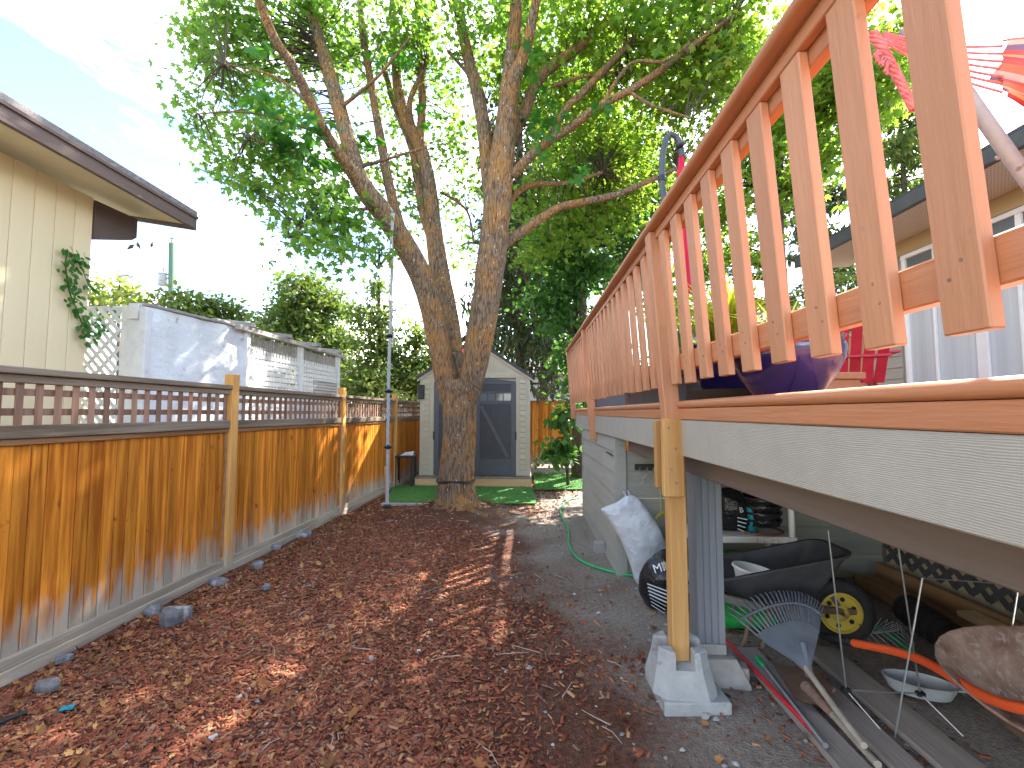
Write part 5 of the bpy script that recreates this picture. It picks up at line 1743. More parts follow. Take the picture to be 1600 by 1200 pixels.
# oval tray, tipped so that its inside shows
cen = Vector((2.02, 1.78, .0))
def tray(k, z_, dx=0.0):
    return [Vector((1.72 + .48 + dx + .48 * k * math.copysign(abs(math.cos(R(a))) ** .8, math.cos(R(a))), 1.92 + .30 * k * math.copysign(abs(math.sin(R(a))) ** .8, math.sin(R(a))), z_ + .10 * k * math.sin(R(a)) * 1.0)) for a in range(0, 360, 12)]
m = MB().loft([tray(.50, .21, .05), tray(.72, .27, .03), tray(.96, .405), tray(1.0, .415), tray(1.0, .425), tray(.95, .422), tray(.70, .29, .03), tray(.48, .23, .05)], True, True)
m.build('tray', V['rust'], rw, smooth=True)
MB().tube([(1.90, 1.72, .30), (1.86, 1.66, .0)], .011, 8).build('leg', V['steelgrey'], rw, smooth=True)
MB().tube([(2.45, 1.66, .30), (2.43, 1.62, .0)], .011, 8).build('leg', V['steelgrey'], rw, smooth=True)

# green garden hose in the yard
hp = [atz(x, y, .02) for x, y in ((905, 777), (893, 779), (882, 786), (874, 796), (878, 808), (886, 818), (889, 832), (888, 846), (893, 861), (903, 874), (922, 884), (950, 892), (990, 898), (1040, 905))]
sm = []
for i in range(len(hp) - 1):
    for k in range(4): sm.append(hp[i].lerp(hp[i + 1], k / 4))
sm.append(hp[-1])
for _ in range(4):
    sm = [sm[0]] + [(sm[i - 1] + sm[i] * 2 + sm[i + 1]) / 4 for i in range(1, len(sm) - 1)] + [sm[-1]]
for q in sm: q.z = gz(q.x, q.y) + .016
solo(MB().tube(sm, .012, 10), 'garden_hose', V['hose'], 'green garden hose snaking along the soil beside the grey skirting', 'hose', sm[0], smooth=True)

# stones along the fence
def rock(px_, py_, wx, wy, h, label, seed):
    r_ = random.Random(seed); q = atz(px_, py_, .02)
    m = MB(); rings = []
    n_ = 8; rad = [1 + r_.uniform(-.34, .28) for _ in range(n_)]
    for (k, z_) in ((.95, -.3), (1.0, .55), (.88, .92), (.5, 1.0)):
        rings.append([q + Vector((wx * k * rad[i] * math.cos(6.283 * i / n_), wy * k * rad[i] * math.sin(6.283 * i / n_), h * z_ * (1 + r_.uniform(-.22, .16)))) for i in range(n_)])
    m.loft(rings)
    solo(m, 'stone', V['stone'], label, 'stone', q, 'stones along the foot of the fence')


rock(272, 968, .10, .085, .085, 'large grey angular stone near the fence, biggest of the stones', 1)
rock(238, 957, .045, .05, .05, 'small pale stone tucked just left of the biggest stone', 2)
rock(341, 914, .09, .07, .05, 'flat brown grey stone just short of the first full fence post', 3)
rock(403, 884, .075, .05, .045, 'dark slate stone just past the first full fence post', 4)
rock(426, 856, .09, .07, .04, 'pinkish flat stone between the two slate stones by the fence', 5)
rock(472, 836, .10, .08, .045, 'farthest dark slate stone along the fence', 6)
rock(76, 1074, .075, .05, .035, 'flat dark slate in the lower left corner of the mulch', 7)
rock(98, 1031, .045, .035, .03, 'small white stone beside the fence kick board at lower left', 8)
rock(416, 919, .035, .03, .03, 'small blue grey stone out in the mulch', 9)
q = atz(105, 1106, .02)
m = MB().box(q, (.055, .035, .01), Matrix.Rotation(R(20), 3, 'Z'), .003)
solo(m, 'plastic_scrap', V['teal'], 'small teal plastic scrap in the mulch at lower left', 'litter', q)
p0, p1 = atz(-30, 1140, .03), atz(42, 1112, .03)
solo(MB().tube([p0, p1], .012, 8), 'black_pipe', V['black'], 'short black pipe end in the lower left corner', 'pipe', p1, smooth=True)

# ------------------------------------------------------------------ the maple
mt = thing('maple_tree', 'big multi stemmed maple with orange lichened bark in the middle of the yard', 'tree', TREE)


def limb(name, pts, parent, n=14, sub=5, m=None, wob=.02):
    """pts: (px, py, depth, radius in px) -> smooth tapered limb"""
    P_ = [at(x, y, d) for x, y, d, r in pts]; r_ = [r * d / F for x, y, d, r in pts]
    Q, S = [], []
    for i in range(len(P_) - 1):
        p_1, p0_, p1_, p2 = P_[max(i - 1, 0)], P_[i], P_[i + 1], P_[min(i + 2, len(P_) - 1)]
        for k in range(sub):
            t_ = k / sub
            q = .5 * (2 * p0_ + (p1_ - p_1) * t_ + (2 * p_1 - 5 * p0_ + 4 * p1_ - p2) * t_ ** 2 + (3 * p0_ - p_1 - 3 * p1_ + p2) * t_ ** 3)
            Q.append(q + Vector((random.uniform(-1, 1), random.uniform(-1, 1), 0)) * wob * r_[i]); S.append(r_[i] * (1 - t_) + r_[i + 1] * t_)
    Q.append(P_[-1]); S.append(r_[-1])
    o = MB().tube(Q, S, n, True, .05).build(name, m or V['bark'], parent, smooth=True)
    o.data.polygons.foreach_set('use_smooth', [True] * len(o.data.polygons))
    return Q


LIMBS = []
# trunk: ringed by hand, flared, fluted
m = MB(); rings = []; NS = 40
prof = [(795, 712, 38.7, 0), (790, 711, 35.1, .02), (780, 711, 31.9, .05), (765, 711, 29.2, .1), (740, 712, 27.4, .1), (715, 714, 26.6, .1), (690, 716, 25.7, .1), (665, 717, 25.7, .1), (640, 717, 26.6, .1), (620, 717, 28.4, .1), (608, 717, 30.5, .1), (600, 717, 29, .1), (594, 717, 24, .1)]
for (py, pxx, rp, _) in prof:
    c_ = at(pxx, py, 7.15); rr = rp * 7.15 / F
    if py == 795: c_.z = -.08
    ring = []
    for k in range(NS):
        a = 2 * math.pi * k / NS
        fl = 1 + .045 * math.sin(3 * a + .5) + .03 * math.sin(5 * a + py * .01)
        if py > 770: fl += .16 * ((py - 770) / 25) * math.sin(5 * a + 1.2)
        rr2 = rr * fl * (1 + random.uniform(-.012, .012))
        squash = .82 if py < 640 else .95
        ring.append(c_ + Vector((math.cos(a) * rr2, math.sin(a) * rr2 * squash, 0)))
    rings.append(ring)
m.loft(rings, False, True)
tk = m.build('trunk', V['bark'], mt, smooth=True)
tk.data.polygons.foreach_set('use_smooth', [True] * len(tk.data.polygons))
# strap round the trunk
c_ = at(712, 750, 7.15)
MB().tube([c_ + Vector((math.cos(a) * .29, math.sin(a) * .28, .012 * math.sin(a * 3))) for a in np.linspace(0, 6.283, 40)], .018, 6).build('bark_strap', V['black'], mt, smooth=True)
for pts_ in ([(728, 794, 6.95, 8), (745, 803, 6.75, 5), (765, 806, 6.6, 3.5)], [(704, 800, 6.9, 9), (701, 811, 6.6, 6), (698, 818, 6.4, 3)], [(690, 795, 7.0, 8), (672, 800, 6.9, 4)]):
    limb('root', pts_, mt, 10)
L_ = limb('limb', [(709, 665, 7.15, 11), (706, 640, 7.15, 13.5), (702, 618, 7.13, 16), (697, 595, 7.12, 17.5), (686, 535, 7.05, 18.5), (671, 470, 6.95, 18.5), (655, 425, 6.85, 18.5), (628, 375, 6.7, 17.5), (600, 335, 6.55, 17), (575, 303, 6.45, 16), (560, 280, 6.4, 14)], mt, 18); LIMBS += L_
LIMBS += limb('limb', [(567, 295, 6.42, 11), (545, 262, 6.2, 10), (510, 212, 5.9, 9), (483, 155, 5.6, 8.5), (455, 100, 5.3, 8), (430, 62, 5.1, 7.5), (400, -10, 4.8, 6)], mt)
LIMBS += limb('limb', [(570, 298, 6.5, 13), (553, 250, 6.6, 13), (537, 195, 6.7, 12), (522, 140, 6.8, 11.5), (505, 85, 6.9, 10.5), (490, 30, 7.0, 9), (470, -60, 7.0, 7)], mt)
LIMBS += limb('limb', [(640, 395, 6.95, 9), (622, 345, 7.1, 8.5), (608, 290, 7.2, 8), (598, 235, 7.3, 7.5), (588, 180, 7.4, 6.5), (578, 120, 7.5, 6), (568, 60, 7.6, 6), (560, -20, 7.7, 5)], mt)
LIMBS += limb('limb', [(716, 625, 7.3, 15), (709, 545, 7.45, 15), (696, 470, 7.6, 15.5), (684, 410, 7.7, 15.5), (677, 350, 7.8, 13), (670, 285, 7.85, 11), (657, 230, 7.9, 10.5), (636, 188, 7.9, 9.5), (622, 140, 7.9, 8), (617, 75, 8, 6.5), (612, -20, 8, 5)], mt, 16)
LIMBS += limb('limb', [(678, 380, 7.8, 9), (662, 330, 7.9, 8.5), (652, 270, 8.0, 8), (642, 225, 8.1, 6.5), (612, 150, 8.2, 5), (590, 60, 8.3, 4)], mt)
LIMBS += limb('limb', [(655, 225, 7.9, 7), (660, 165, 7.9, 6.5), (658, 115, 7.9, 6), (655, 65, 7.9, 5), (650, -20, 7.9, 4)], mt)
LIMBS += limb('limb', [(648, 210, 7.9, 5), (640, 160, 7.7, 4.5), (665, 100, 7.6, 3.5), (672, 40, 7.5, 3)], mt)
R_ = limb('limb', [(724, 665, 7.12, 12), (727, 640, 7.12, 14.5), (731, 618, 7.1, 17), (738, 590, 7.05, 19.5), (750, 522, 7.0, 22), (762, 450, 6.95, 22.5), (771, 380, 6.9, 23), (778, 310, 6.85, 22), (785, 245, 6.8, 20), (792, 180, 6.75, 17), (797, 120, 6.7, 13), (803, 60, 6.6, 11.5), (808, -20, 6.5, 9)], mt, 18); LIMBS += R_
LIMBS += limb('limb', [(768, 330, 7.0, 11), (762, 265, 7.1, 12), (756, 200, 7.15, 11.5), (745, 140, 7.2, 11), (728, 75, 7.25, 9.5), (712, -10, 7.3, 8)], mt)
LIMBS += limb('limb', [(790, 215, 6.75, 12), (797, 150, 6.6, 12), (806, 115, 6.5, 11), (822, 75, 6.4, 9), (840, -10, 6.2, 7)], mt)
LIMBS += limb('limb', [(800, 275, 6.8, 8.5), (828, 245, 6.7, 7.5), (862, 218, 6.6, 7), (900, 193, 6.5, 7), (935, 166, 6.4, 6.5), (985, 141, 6.3, 6), (1025, 115, 6.2, 6), (1055, 92, 6.1, 5), (1090, 66, 6, 4.5), (1150, 20, 5.8, 3)], mt, 10)
LIMBS += limb('limb', [(855, 222, 6.7, 5), (885, 170, 6.8, 6), (910, 145, 6.8, 6), (950, 103, 6.8, 6), (980, 72, 6.8, 5.5), (1030, 10, 6.8, 4)], mt, 10)
LIMBS += limb('limb', [(795, 230, 6.9, 8), (818, 178, 7.0, 9), (842, 124, 7.0, 9), (870, 98, 7.1, 8.5), (912, 68, 7.1, 8), (960, 20, 7.1, 6)], mt, 10)
LIMBS += limb('limb', [(775, 392, 7.0, 10), (800, 372, 7.0, 8.5), (830, 352, 7.0, 7.5), (872, 325, 7.0, 6.5), (915, 315, 7.0, 6), (960, 305, 7.0, 5.5), (1000, 289, 7.0, 4.5), (1060, 262, 7.0, 3)], mt, 10)
LIMBS += limb('limb', [(788, 335, 7.2, 6), (806, 303, 7.3, 5), (835, 288, 7.4, 4.5), (885, 286, 7.5, 3.5), (940, 270, 7.6, 2.5)], mt, 8)
for pts_ in ([(760, 160, 7.2, 4), (735, 120, 7.5, 3), (700, 80, 7.8, 2.5)], [(862, 135, 7.0, 3.5), (910, 120, 6.9, 3), (960, 112, 6.8, 2)], [(985, 145, 6.3, 3.2), (1020, 165, 6.2, 2.5), (1080, 185, 6.0, 1.8)], [(940, 165, 6.4, 3.5), (985, 100, 6.2, 3), (1040, 95, 6, 2.4), (1085, 60, 5.8, 2)],
             [(560, 262, 6.6, 3), (600, 250, 6.2, 2.4), (660, 232, 5.9, 1.8)], [(530, 170, 6.7, 3.2), (590, 120, 6.3, 2.4), (640, 60, 6, 1.8)], [(548, 265, 6.2, 3), (500, 250, 5.9, 2.4), (440, 232, 5.6, 2), (390, 215, 5.4, 1.2)],
             [(590, 325, 6.5, 3), (540, 330, 6.1, 2.5), (490, 345, 5.8, 1.8), (450, 372, 5.6, 1)], [(512, 215, 5.9, 2.8), (450, 190, 5.6, 2.2), (380, 175, 5.4, 1.6), (310, 178, 5.2, 1)], [(490, 170, 5.7, 2.6), (430, 120, 5.6, 2), (350, 100, 5.5, 1.4)],
             [(620, 380, 6.7, 2.5), (590, 420, 6.4, 1.6)], [(690, 300, 7.9, 2.4), (730, 330, 8.3, 1.8), (740, 380, 8.6, 1)], [(676, 270, 7.9, 2.6), (640, 300, 8.2, 2), (600, 290, 8.5, 1.2)]):
    LIMBS += limb('branch', pts_, mt, 8)

# crown: blobs given where the photo shows foliage (px, py, r px, depth)
BL = [(325, 95, 48, 6.6), (400, 90, 60, 7.0), (320, 185, 42, 6.3), (370, 150, 50, 6.8), (405, 220, 52, 6.0), (372, 250, 38, 6.0), (440, 170, 45, 6.8), (450, 262, 52, 6.2), (405, 290, 36, 5.8), (470, 325, 50, 5.8),
      (535, 350, 50, 6.0), (485, 385, 32, 5.5), (530, 405, 28, 5.5), (580, 395, 28, 6.0), (540, 265, 40, 7.0), (470, 90, 60, 7.6), (550, 90, 60, 8.2), (600, 170, 45, 8.3), (560, 215, 35, 8.0), (620, 95, 50, 7.8), (600, 255, 38, 8.0),
      (640, 300, 36, 8.2), (650, 345, 26, 8.2), (690, 105, 55, 8.3), (705, 190, 50, 8.8), (715, 255, 45, 8.8), (725, 330, 42, 9.0), (720, 400, 36, 9.2), (745, 120, 40, 8.5),
      (385, 30, 70, 6.4), (300, 40, 40, 6.6), (500, 20, 80, 7), (640, 20, 80, 7.2), (760, 20, 80, 7)]
BR = [(830, 120, 55, 7.2), (880, 90, 60, 8.0), (950, 110, 65, 7.5), (1020, 100, 60, 7.0), (1090, 95, 60, 6.5), (900, 200, 65, 8.0), (980, 190, 65, 8.0), (1050, 180, 55, 7.0), (860, 265, 55, 8.0), (940, 265, 65, 8.4),
      (1010, 245, 55, 7.8), (850, 330, 50, 8.4), (920, 350, 55, 8.8), (985, 315, 50, 8.4), (1110, 150, 50, 6.5), (1145, 100, 50, 6.2), (840, 395, 45, 9.0), (900, 20, 80, 7.2), (1020, 15, 80, 6.8), (1130, 20, 70, 6.3), (1060, 260, 40, 8.0)]


def blobs3(L, dens_):
    out = []
    for (x, y, r, d) in L:
        c_ = at(x, y, d); rr = r * d / F
        out.append((c_.x, c_.y, c_.z, rr, rr * 1.25, rr * .9, max(3, int(dens_ * (r / 50) ** 2))))
    return out


top = [(-1.0, 7.0, 9.4, 3.2, 3.2, 1.0, 60), (1.4, 5.6, 8.4, 1.8, 2.0, 1.2, 26), (-3.0, 5.0, 8.2, 1.6, 1.8, 1.1, 40), (-.6, 4.2, 8.3, 2.2, 1.3, .9, 26), (2.0, 6.3, 7.4, 1.6, 1.6, 1.0, 36), (2.4, 8.6, 8.2, 1.8, 2.0, 1.4, 36)]  # upper crown out of view, partly added to filter and dapple the sunlight
P1, T1 = cluster_points(blobs3(BL, 14), 27, .17)
P2, T2 = cluster_points(blobs3(BR, 16), 27, .20)
P3, T3 = cluster_points(top, 22, .3)
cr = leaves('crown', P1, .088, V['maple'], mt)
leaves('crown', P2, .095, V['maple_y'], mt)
leaves('crown', P3, .11, V['maple'], mt)
twigs('crown_twigs', np.concatenate([T1, T2]), LIMBS, V['bark2'], mt, .009, 1, 2.2)
# big leaves of the water sprouts near the limbs, each its own part
lm = []
for k in range(4):
    mm = MB(); mm.add([(x, y, z_ * random.uniform(.6, 1.4)) for x, y, z_ in ML], MF); lm.append(mm.mesh('leaf', V['sprout']))
SPR = [(412, 165, 5.2, 13), (425, 195, 5.3, 12), (440, 225, 5.5, 14), (470, 235, 5.6, 12), (455, 185, 5.4, 10), (485, 260, 5.8, 12), (500, 250, 5.8, 8), (515, 318, 6.0, 16), (540, 330, 6.1, 16), (528, 345, 6.0, 10), (555, 315, 6.2, 6), (505, 200, 5.7, 8), (405, 80, 5.1, 10), (600, 90, 6.6, 10), (640, 90, 6.6, 8), (585, 225, 6.8, 5), (570, 230, 6.6, 4), (830, 90, 6.3, 8), (850, 160, 6.6, 10), (825, 200, 6.6, 8), (845, 205, 6.5, 8), (880, 175, 6.4, 8), (940, 160, 6.2, 7), (905, 260, 6.5, 6), (660, 175, 7.4, 6)]
for (x, y, d, k) in SPR:
    for i in range(k):
        q = at(x + random.gauss(0, 11), y + random.gauss(0, 11), d + random.gauss(0, .12))
        o = piece('leaf', random.choice(lm), mt, q, rot=(random.gauss(-.5, .45), random.gauss(0, .4), random.uniform(0, 6.28)))
        s_ = random.uniform(.12, .2); o.scale = (s_, s_, s_)
# orange tag in the fork
q = at(726, 549, 6.98)
m = MB().box(q, (.085, .03, .05), Matrix.Rotation(R(10), 3, 'Y'), .004)
solo(m, 'orange_tag', V['orange'], 'small orange wooden wedge stuck in the fork of the maple', 'wedge', q)

# climbing rope
rp_ = thing('climbing_rope', 'grey climbing rope with black foot discs hanging from the left limb of the maple', 'climbing rope', at(605, 792, 6.5))
rx = [at(612, 470, 6.5), at(608, 560, 6.5), at(606, 680, 6.5), at(605, 795, 6.5)]
m = MB()
for s in range(3):
    pts_ = []
    for i in range(120):
        u = i / 119 * 3; j = min(int(u), 2); c_ = rx[j].lerp(rx[j + 1], u - j); a = i * .62 + s * 2.094
        pts_.append(c_ + Vector((math.cos(a) * .013, math.sin(a) * .013, 0)))
    m.tube(pts_, .013, 6)
m.build('rope', V['rope'], rp_, smooth=True)
m = MB()
for dx, tw in ((-.018, 0), (.012, 1.5), (.0, 3)):
    m.tube([at(613 - k * .15, 333 + k * 14, 6.42 + .006 * k) + Vector((dx + .012 * math.sin(k * 1.1 + tw), .01 * math.cos(k * 1.3 + tw), 0)) for k in range(12)], .013, 6)
m.tube([at(616 + 2.5 * math.sin(k * .6), 470 + k * 9, 6.46) for k in range(9)], .009, 6)
m.build('rope_strap', V['strap'], rp_, smooth=True)
MB().tube([at(613, 330, 6.42), at(606, 318, 6.6), at(592, 322, 6.75), at(598, 345, 6.68), at(612, 352, 6.43)], .014, 8).build('limb_loop', V['strap'], rp_, smooth=True)
for (x, y) in ((609, 525), (607, 611), (606, 698), (605, 791)):
    c_ = at(x, y, 6.5)
    MB().lathe([(0, .028), (.03, .028), (.055, .012), (.066, .0), (.055, -.016), (.03, -.03), (0, -.03)], c_, 20).build('foot_disc', V['black'], rp_, smooth=True)

# ------------------------------------------------------------------ other trees and plants
def leafy_tree(name, label, base, blobs, m, size, per, dens_, kind='oval', trunk=None, tw=.2, tmat=None, cat='tree', group=None):
    t = thing(name, label, cat, base, group)
    tm_ = tmat or V['bark2']
    lim = []
    if trunk:
        for k, tr_ in enumerate(trunk):
            lim += limb('trunk' if k == 0 else 'branch', tr_, t, 10, 4, tm_)
    P_, T_ = cluster_points(blobs3(blobs, dens_), per, tw)
    leaves('crown', P_, size, m, t, kind)
    if lim: twigs('crown_twigs', T_, lim, tm_, t, .012, 1, 4)
    return t


leafy_tree('ivy_clad_tree', 'tall trunk thickly wrapped in dark ivy behind the far end of the deck', at(905, 760, 10.5), [(895, 560, 26, 10.3), (888, 500, 30, 10.3), (880, 450, 32, 10.3), (890, 400, 36, 10.3), (900, 350, 40, 10.3), (905, 300, 44, 10.3), (890, 240, 50, 10.4), (905, 620, 24, 10.2), (930, 420, 30, 10.4), (950, 330, 40, 10.6), (850, 470, 35, 10.5), (860, 380, 45, 10.6), (900, 150, 60, 10.5), (1000, 380, 40, 11), (960, 250, 60, 11), (1010, 300, 55, 11)],
           V['ivy'], .15, 28, 44, 'oval', [[(906, 765, 10.5, 14), (906, 640, 10.5, 12), (907, 500, 10.5, 11), (906, 350, 10.5, 9), (902, 200, 10.5, 7), (898, 60, 10.5, 5)], [(906, 420, 10.5, 5), (870, 390, 10.5, 4), (830, 380, 10.6, 2)], [(906, 330, 10.5, 5), (950, 300, 10.6, 3), (1000, 270, 10.8, 2)]], .22)
# drooping spruce
def conifer(name, label, px_, Y, ybase, ytop, rpx, m, n_br, droop=.35, size=.16, per=26, start=.12, group=None):
    b0, b1 = at(px_, ybase, Y), at(px_, ytop, Y)
    b0.z = max(-.05, min(b0.z, .0))
    t = thing(name, label, 'tree', b0, group)
    H = b1.z - b0.z; rad = rpx * Y / F
    tp = [Vector((b1.x, Y, b0.z + H * u)) for u in (0, .3, .6, 1)]
    MB().tube(tp, [.008 * H + .03, .007 * H + .02, .005 * H + .015, .01], 10).build('trunk', V['bark2'], t, smooth=True)
    P_ = []; bm_ = MB()
    for i in range(n_br):
        u = start + (1 - start) * (i + random.random()) / n_br
        L2 = rad * (1 - u) ** .75 * random.uniform(.7, 1.1) + .15
        a = random.uniform(0, 6.283); d = Vector((math.cos(a), math.sin(a), 0)); o0 = Vector((b1.x, Y, b0.z + H * u))
        pts_ = [o0 + d * (L2 * v) + Vector((0, 0, L2 * (.25 * v - droop * v * v * 1.6))) for v in (0, .3, .6, 1)]
        bm_.tube(pts_, [.03, .02, .012, .004], 4, False)
        for k in range(per):
            v = random.uniform(.2, 1.02); j = min(int(v * 3), 2)
            q = o0 + d * (L2 * v) + Vector((0, 0, L2 * (.25 * v - droop * v * v * 1.6)))
            w = .30 * L2 * (1.05 - v) + .05
            P_.append((q.x + random.gauss(0, w) * abs(d.y) + random.gauss(0, .05), q.y + random.gauss(0, w) * abs(d.x) + random.gauss(0, .05), q.z - abs(random.gauss(0, .10))))
    tag(bm_.build('branches', V['bark2'], t, smooth=True), kind='stuff')
    leaves('needles', np.array(P_), size, m, t, 'needle', hang=1.4)
    return t


conifer('spruce_tree', 'drooping dark spruce behind the shed and back fence', 812, 13.5, 740, -100, 120, V['spruce'], 190, .45, .28, 80, .14)
conifer('conifer_tree', 'airy dark conifer seen between the railing boards beyond the deck', 1262, 15, 700, 100, 130, V['spruce'], 120, .3, .36, 60, .1)
conifer('conifer_tree', 'pale green conifer with layered boughs behind the house eaves', 1400, 13, 640, 60, 110, V['cedar_tree'], 110, .25, .34, 60, .1)
leafy_tree('backlit_tree', 'bright yellow green tree growing beyond the deck behind the railing', at(1230, 640, 9.5), [(1120, 330, 50, 9.3), (1170, 260, 55, 9.2), (1230, 190, 55, 9), (1290, 130, 60, 8.6), (1240, 290, 50, 9.3), (1300, 240, 45, 9), (1340, 150, 45, 8.6), (1385, 150, 40, 8.6), (1100, 420, 45, 9.6), (1160, 400, 40, 9.6), (1280, 60, 60, 8.6), (1190, 110, 60, 9), (1370, 80, 50, 8.6), (1060, 480, 40, 9.8), (1120, 500, 40, 9.8)],
           V['maple_y'], .12, 24, 30, 'maple', [[(1225, 650, 9.6, 12), (1222, 480, 9.6, 10), (1215, 330, 9.5, 8), (1220, 200, 9.4, 6), (1230, 80, 9.3, 4)], [(1216, 350, 9.5, 5), (1160, 270, 9.3, 3), (1110, 230, 9.2, 2)], [(1220, 300, 9.5, 5), (1290, 190, 9, 3), (1350, 110, 8.7, 2)]], .22)
leafy_tree('shade_tree', 'dense dark green tree filling the gap behind the shed and the ivy clad trunk', at(850, 650, 16), [(800, 470, 40, 16), (840, 440, 45, 16), (880, 480, 45, 16), (850, 520, 40, 16), (800, 400, 45, 16), (860, 370, 50, 16), (920, 420, 50, 16), (800, 530, 28, 16), (890, 550, 30, 16), (960, 360, 55, 16), (990, 440, 45, 16), (810, 320, 50, 16), (880, 290, 55, 16)],
           V['ivy'], .24, 26, 34, 'oval', [[(850, 690, 16, 7), (850, 540, 16, 6), (855, 400, 16, 4), (860, 280, 16, 2)]], .35)
leafy_tree('hedge_shrub', 'dark green hedge seen under the railing beyond the deck', at(1320, 600, 12), [(1320, 520, 30, 12), (1360, 500, 40, 12.5), (1270, 510, 35, 12), (1230, 540, 40, 12), (1330, 440, 40, 13), (1180, 540, 40, 12)], V['hedge'], .12, 24, 26, 'oval', None, .2, None, 'shrub')
leafy_tree('round_cedar', 'rounded bushy cedar with browning tips behind the white lattice screen', at(475, 640, 16), [(470, 465, 40, 16), (500, 500, 45, 16), (445, 510, 45, 16), (480, 545, 55, 16), (425, 540, 30, 16), (530, 540, 35, 16), (490, 440, 22, 16), (515, 470, 25, 16), (560, 590, 40, 15.5), (470, 600, 60, 16), (410, 505, 14, 16)], V['cedar_tree'], .17, 40, 60, 'oval', [[(478, 700, 16, 8), (478, 560, 16, 5), (478, 440, 16, 2)], [(478, 600, 16, 4), (445, 500, 16, 2)], [(478, 600, 16, 4), (512, 490, 16, 2)]], .26)
leafy_tree('young_pine', 'slender upright tree right of the rounded cedar', at(592, 640, 14), [(592, 450, 18, 14), (592, 490, 26, 14), (588, 530, 30, 14), (600, 575, 42, 14), (570, 600, 40, 14), (560, 500, 18, 14), (556, 480, 14, 14)], V['cedar_tree'], .15, 34, 60, 'oval', [[(592, 690, 14, 6), (592, 540, 14, 4), (592, 430, 14, 1.5)]], .2)
leafy_tree('fruit_tree', 'leafy tree with yellowing leaves just left of the shed roof', at(650, 660, 15), [(650, 530, 30, 15), (640, 570, 40, 15), (670, 560, 24, 15), (620, 600, 35, 14.5), (655, 605, 34, 14.5), (610, 560, 22, 15), (590, 610, 30, 14)], V['hedge'], .17, 30, 50, 'oval', [[(648, 690, 15, 6), (648, 590, 15, 4), (650, 500, 15, 1.5)]], .22)
leafy_tree('grape_thicket', 'bushy green shrub spilling over the top of the white painted screen', (-4.9, 6.8, 0), [(250, 500, 26, 6.2), (285, 480, 28, 6.8), (315, 490, 34, 7.0), (345, 490, 30, 7.4), (362, 480, 18, 7.6), (300, 520, 40, 6.8), (370, 510, 22, 7.6), (240, 480, 15, 6.3), (395, 515, 14, 8.0)], V['hedge'], .085, 28, 55, 'oval', [[(300, 640, 6.9, 6), (300, 540, 6.9, 4), (305, 480, 6.9, 2)]], .14, None, 'shrub')
leafy_tree('pale_tree', 'pale yellow green tree far beyond the utility pole and white gate', at(190, 640, 32), [(170, 450, 26, 32), (200, 445, 24, 32), (155, 470, 22, 32), (215, 470, 22, 32), (185, 480, 34, 32), (145, 490, 24, 32)], V['palegreen'], .42, 22, 26, 'oval', [[(185, 690, 32, 4), (185, 520, 32, 2.5), (187, 440, 32, 1)]], .5)
leafy_tree('broadleaf_shrub', 'large leaved climbing shrub at the far corner of the deck skirting', at(880, 740, 9.3), [(882, 690, 20, 9.2), (875, 660, 20, 9.2), (893, 640, 14, 9.0), (885, 715, 18, 9.0), (860, 700, 16, 9.6), (898, 600, 12, 9.0)], V['ivy'], .19, 20, 26, 'oval', [[(888, 765, 9.3, 3), (886, 690, 9.3, 2), (896, 600, 9.1, 1.5), (897, 530, 9.1, 1)]], .12, None, 'shrub')
leafy_tree('feathery_shrub', 'fine leaved dark bush against the back fence right of the shed', at(855, 735, 11), [(855, 700, 16, 11), (848, 715, 14, 11), (868, 690, 14, 11)], V['hedge'], .09, 22, 26, 'oval', None, .12, None, 'shrub')
leafy_tree('fence_creeper', 'yellow green creeper hanging on the white lattice screen', (-3.85, 7.2, 1.6), [(446, 575, 5, 7.4), (445, 600, 6, 7.4), (444, 550, 4, 7.4)], V['palegreen'], .06, 12, 300, 'oval', None, .04, None, 'vine')
leafy_tree('garden_bush', 'yellowing low bush behind the fence near the rope', at(625, 640, 12.5), [(610, 610, 22, 12.5), (640, 620, 18, 12.5), (590, 600, 22, 12.5)], V['palegreen'], .13, 18, 26, 'oval', None, .2, None, 'shrub')

# far things: pole, wires, birds, lamp, houses
PD = 30
up = thing('utility_pole', 'green wooden utility pole with a grey transformer can beyond the screen', 'utility pole', at(268, 645, PD) * 1.0)
up.location.z = 0
q0, q1 = at(268, 645, PD), at(268, 380, PD); q0.z = -.05
MB().tube([q0, q1], [.20, .17], 14).build('pole', V['pole_green'], up, smooth=True)
MB().tube([q1, q1 + Vector((0, 0, .35))], .05, 8).build('insulator', V['grey_wood'], up, smooth=True)
MB().box(q1 + Vector((0, 0, .36)), (.25, .1, .06)).build('insulator_cap', V['black'], up)
c_ = at(255, 437, PD)
MB().lathe([(0, -.42), (.26, -.42), (.29, -.38), (.29, .35), (.33, .36), (.33, .42), (.2, .5), (0, .5)], c_, 18).build('transformer', V['steelgrey'], up, smooth=True)
MB().tube([c_ + Vector((0, 0, .5)), c_ + Vector((0, 0, .85))], .06, 8).build('bushing', V['grey_wood'], up, smooth=True)
MB().bar(c_ + Vector((.2, 0, .1)), c_ + Vector((.5, 0, .1)), .08, .12).build('bracket', V['steelgrey'], up)


def wire(a, c, label, sag=.3, d=.012):
    pts_ = [a.lerp(c, u) + Vector((0, 0, -sag * 4 * u * (1 - u))) for u in np.linspace(0, 1, 16)]
    return solo(MB().tube(pts_, d, 5), 'power_line', V['black'], label, 'power line', a)


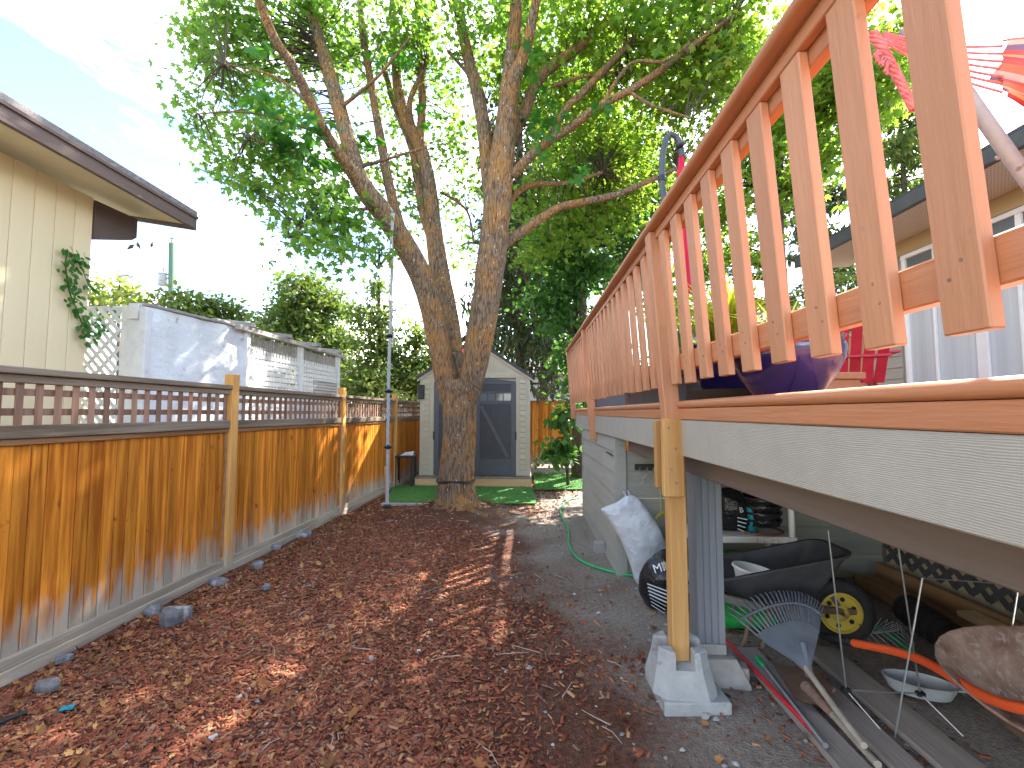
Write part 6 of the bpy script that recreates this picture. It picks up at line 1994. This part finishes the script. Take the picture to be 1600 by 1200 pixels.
tp = q1 + Vector((0, 0, .4))
wire(tp, at(40, 412, 34), 'overhead wire running left from the top of the green pole where birds sit', .2)
wire(tp, at(900, 405, 36), 'overhead wire running right from the top of the green pole', .3)
wire(q1 + Vector((0, 0, -1.0)), at(225, 382, 31), 'short service wire rising left from the side of the pole', .1)
wire(q1 + Vector((0, 0, -3.3)), at(900, 462, 36), 'low overhead wire running right below the others', .2)
for i, (x, y, lab) in enumerate(((204, 386, 'dark bird on the wire, leftmost of the three'), (217, 384, 'dark bird on the wire, middle of the three'), (237, 383, 'dark bird on the wire closest to the pole'))):
    c_ = at(x, y, 31.5); t = thing('bird', lab, 'bird', c_, 'birds on the wire')
    k = 1.0 if i < 2 else .7
    rr = [(.0, -.30), (.05, -.26), (.06, -.16), (.12, -.04), (.14, .06), (.11, .15), (.07, .19), (.075, .24), (.05, .29), (.0, .31)]
    MB().lathe([(a * k, b2 * k) for a, b2 in rr], c_, 10, Matrix.Rotation(R((55, -30, 20)[i]), 3, 'Y')).build('body', V['black'], t, smooth=True)
    MB().bar(c_ + Vector((0, 0, -.14)), c_ + Vector((0, 0, -.02)), .02, .02).build('legs', V['black'], t)
sl = thing('street_lamp', 'thin street lamp arm reaching left in front of the pale tree', 'street lamp', at(262, 645, 28))
sl.location.z = 0
MB().tube([at(268, 600, 28), at(262, 475, 28), at(245, 460, 28), at(228, 447, 28), at(210, 435, 28), at(198, 431, 28)], .045, 8).build('arm', V['steelgrey'], sl, smooth=True)
MB().box(at(194, 430, 28), (.7, .2, .12), Matrix.Rotation(R(-8), 3, 'Y'), .03).build('lamp_head', V['steelgrey'], sl)


def far_house(name, label, x0, x1, Y, ze, zr, m, win=()):
    t = thing(name, label, 'house', ((x0 + x1) / 2, Y, 0))
    MB().bb(x0, x1, Y, Y + 7, -.05, ze).build('wall', m, t)
    n_ = int(ze / .18)
    for k in range(n_):
        MB().bb(x0 + .01, x1 - .01, Y - .02, Y - .001, k * .18 + .004, k * .18 + .17).build('siding_board', m, t)
    MB().prism([(x0 - .3, Y - .4, ze), (x0 - .3, Y + 7.3, ze), (x0 - .3, Y + 3.5, zr)], (x1 - x0 + .6, 0, 0)).build('roof', V['gutter'], t)
    for (a, c, za, zb) in win:
        f = MB().bb(a, c, Y - .05, Y - .021, za, zb, .01).build('window', V['white_frame'], t)
        MB().bb(a + .08, c - .08, Y - .056, Y - .0505, za + .08, zb - .08).build('pane', V['glass'], f)
    return t


far_house('white_house', 'pale sided house with grey roof seen past the shed over the back fence', -.3, 4.6, 19, 3.15, 5.0, V['cloudgrey'], ((1.3, 2.0, 1.4, 2.3), (3.2, 4.2, 1.4, 2.4)))
far_house('grey_outbuilding', 'low grey roofed outbuilding beyond the left fence near the rope', -9.5, -4.6, 17, 1.75, 2.2, V['cloudgrey'])
far_house('neighbour_shed', 'dark roofed building glimpsed between the railing boards beyond the deck', 7.2, 12, 13.5, 3.9, 5.6, V['cloudgrey'])
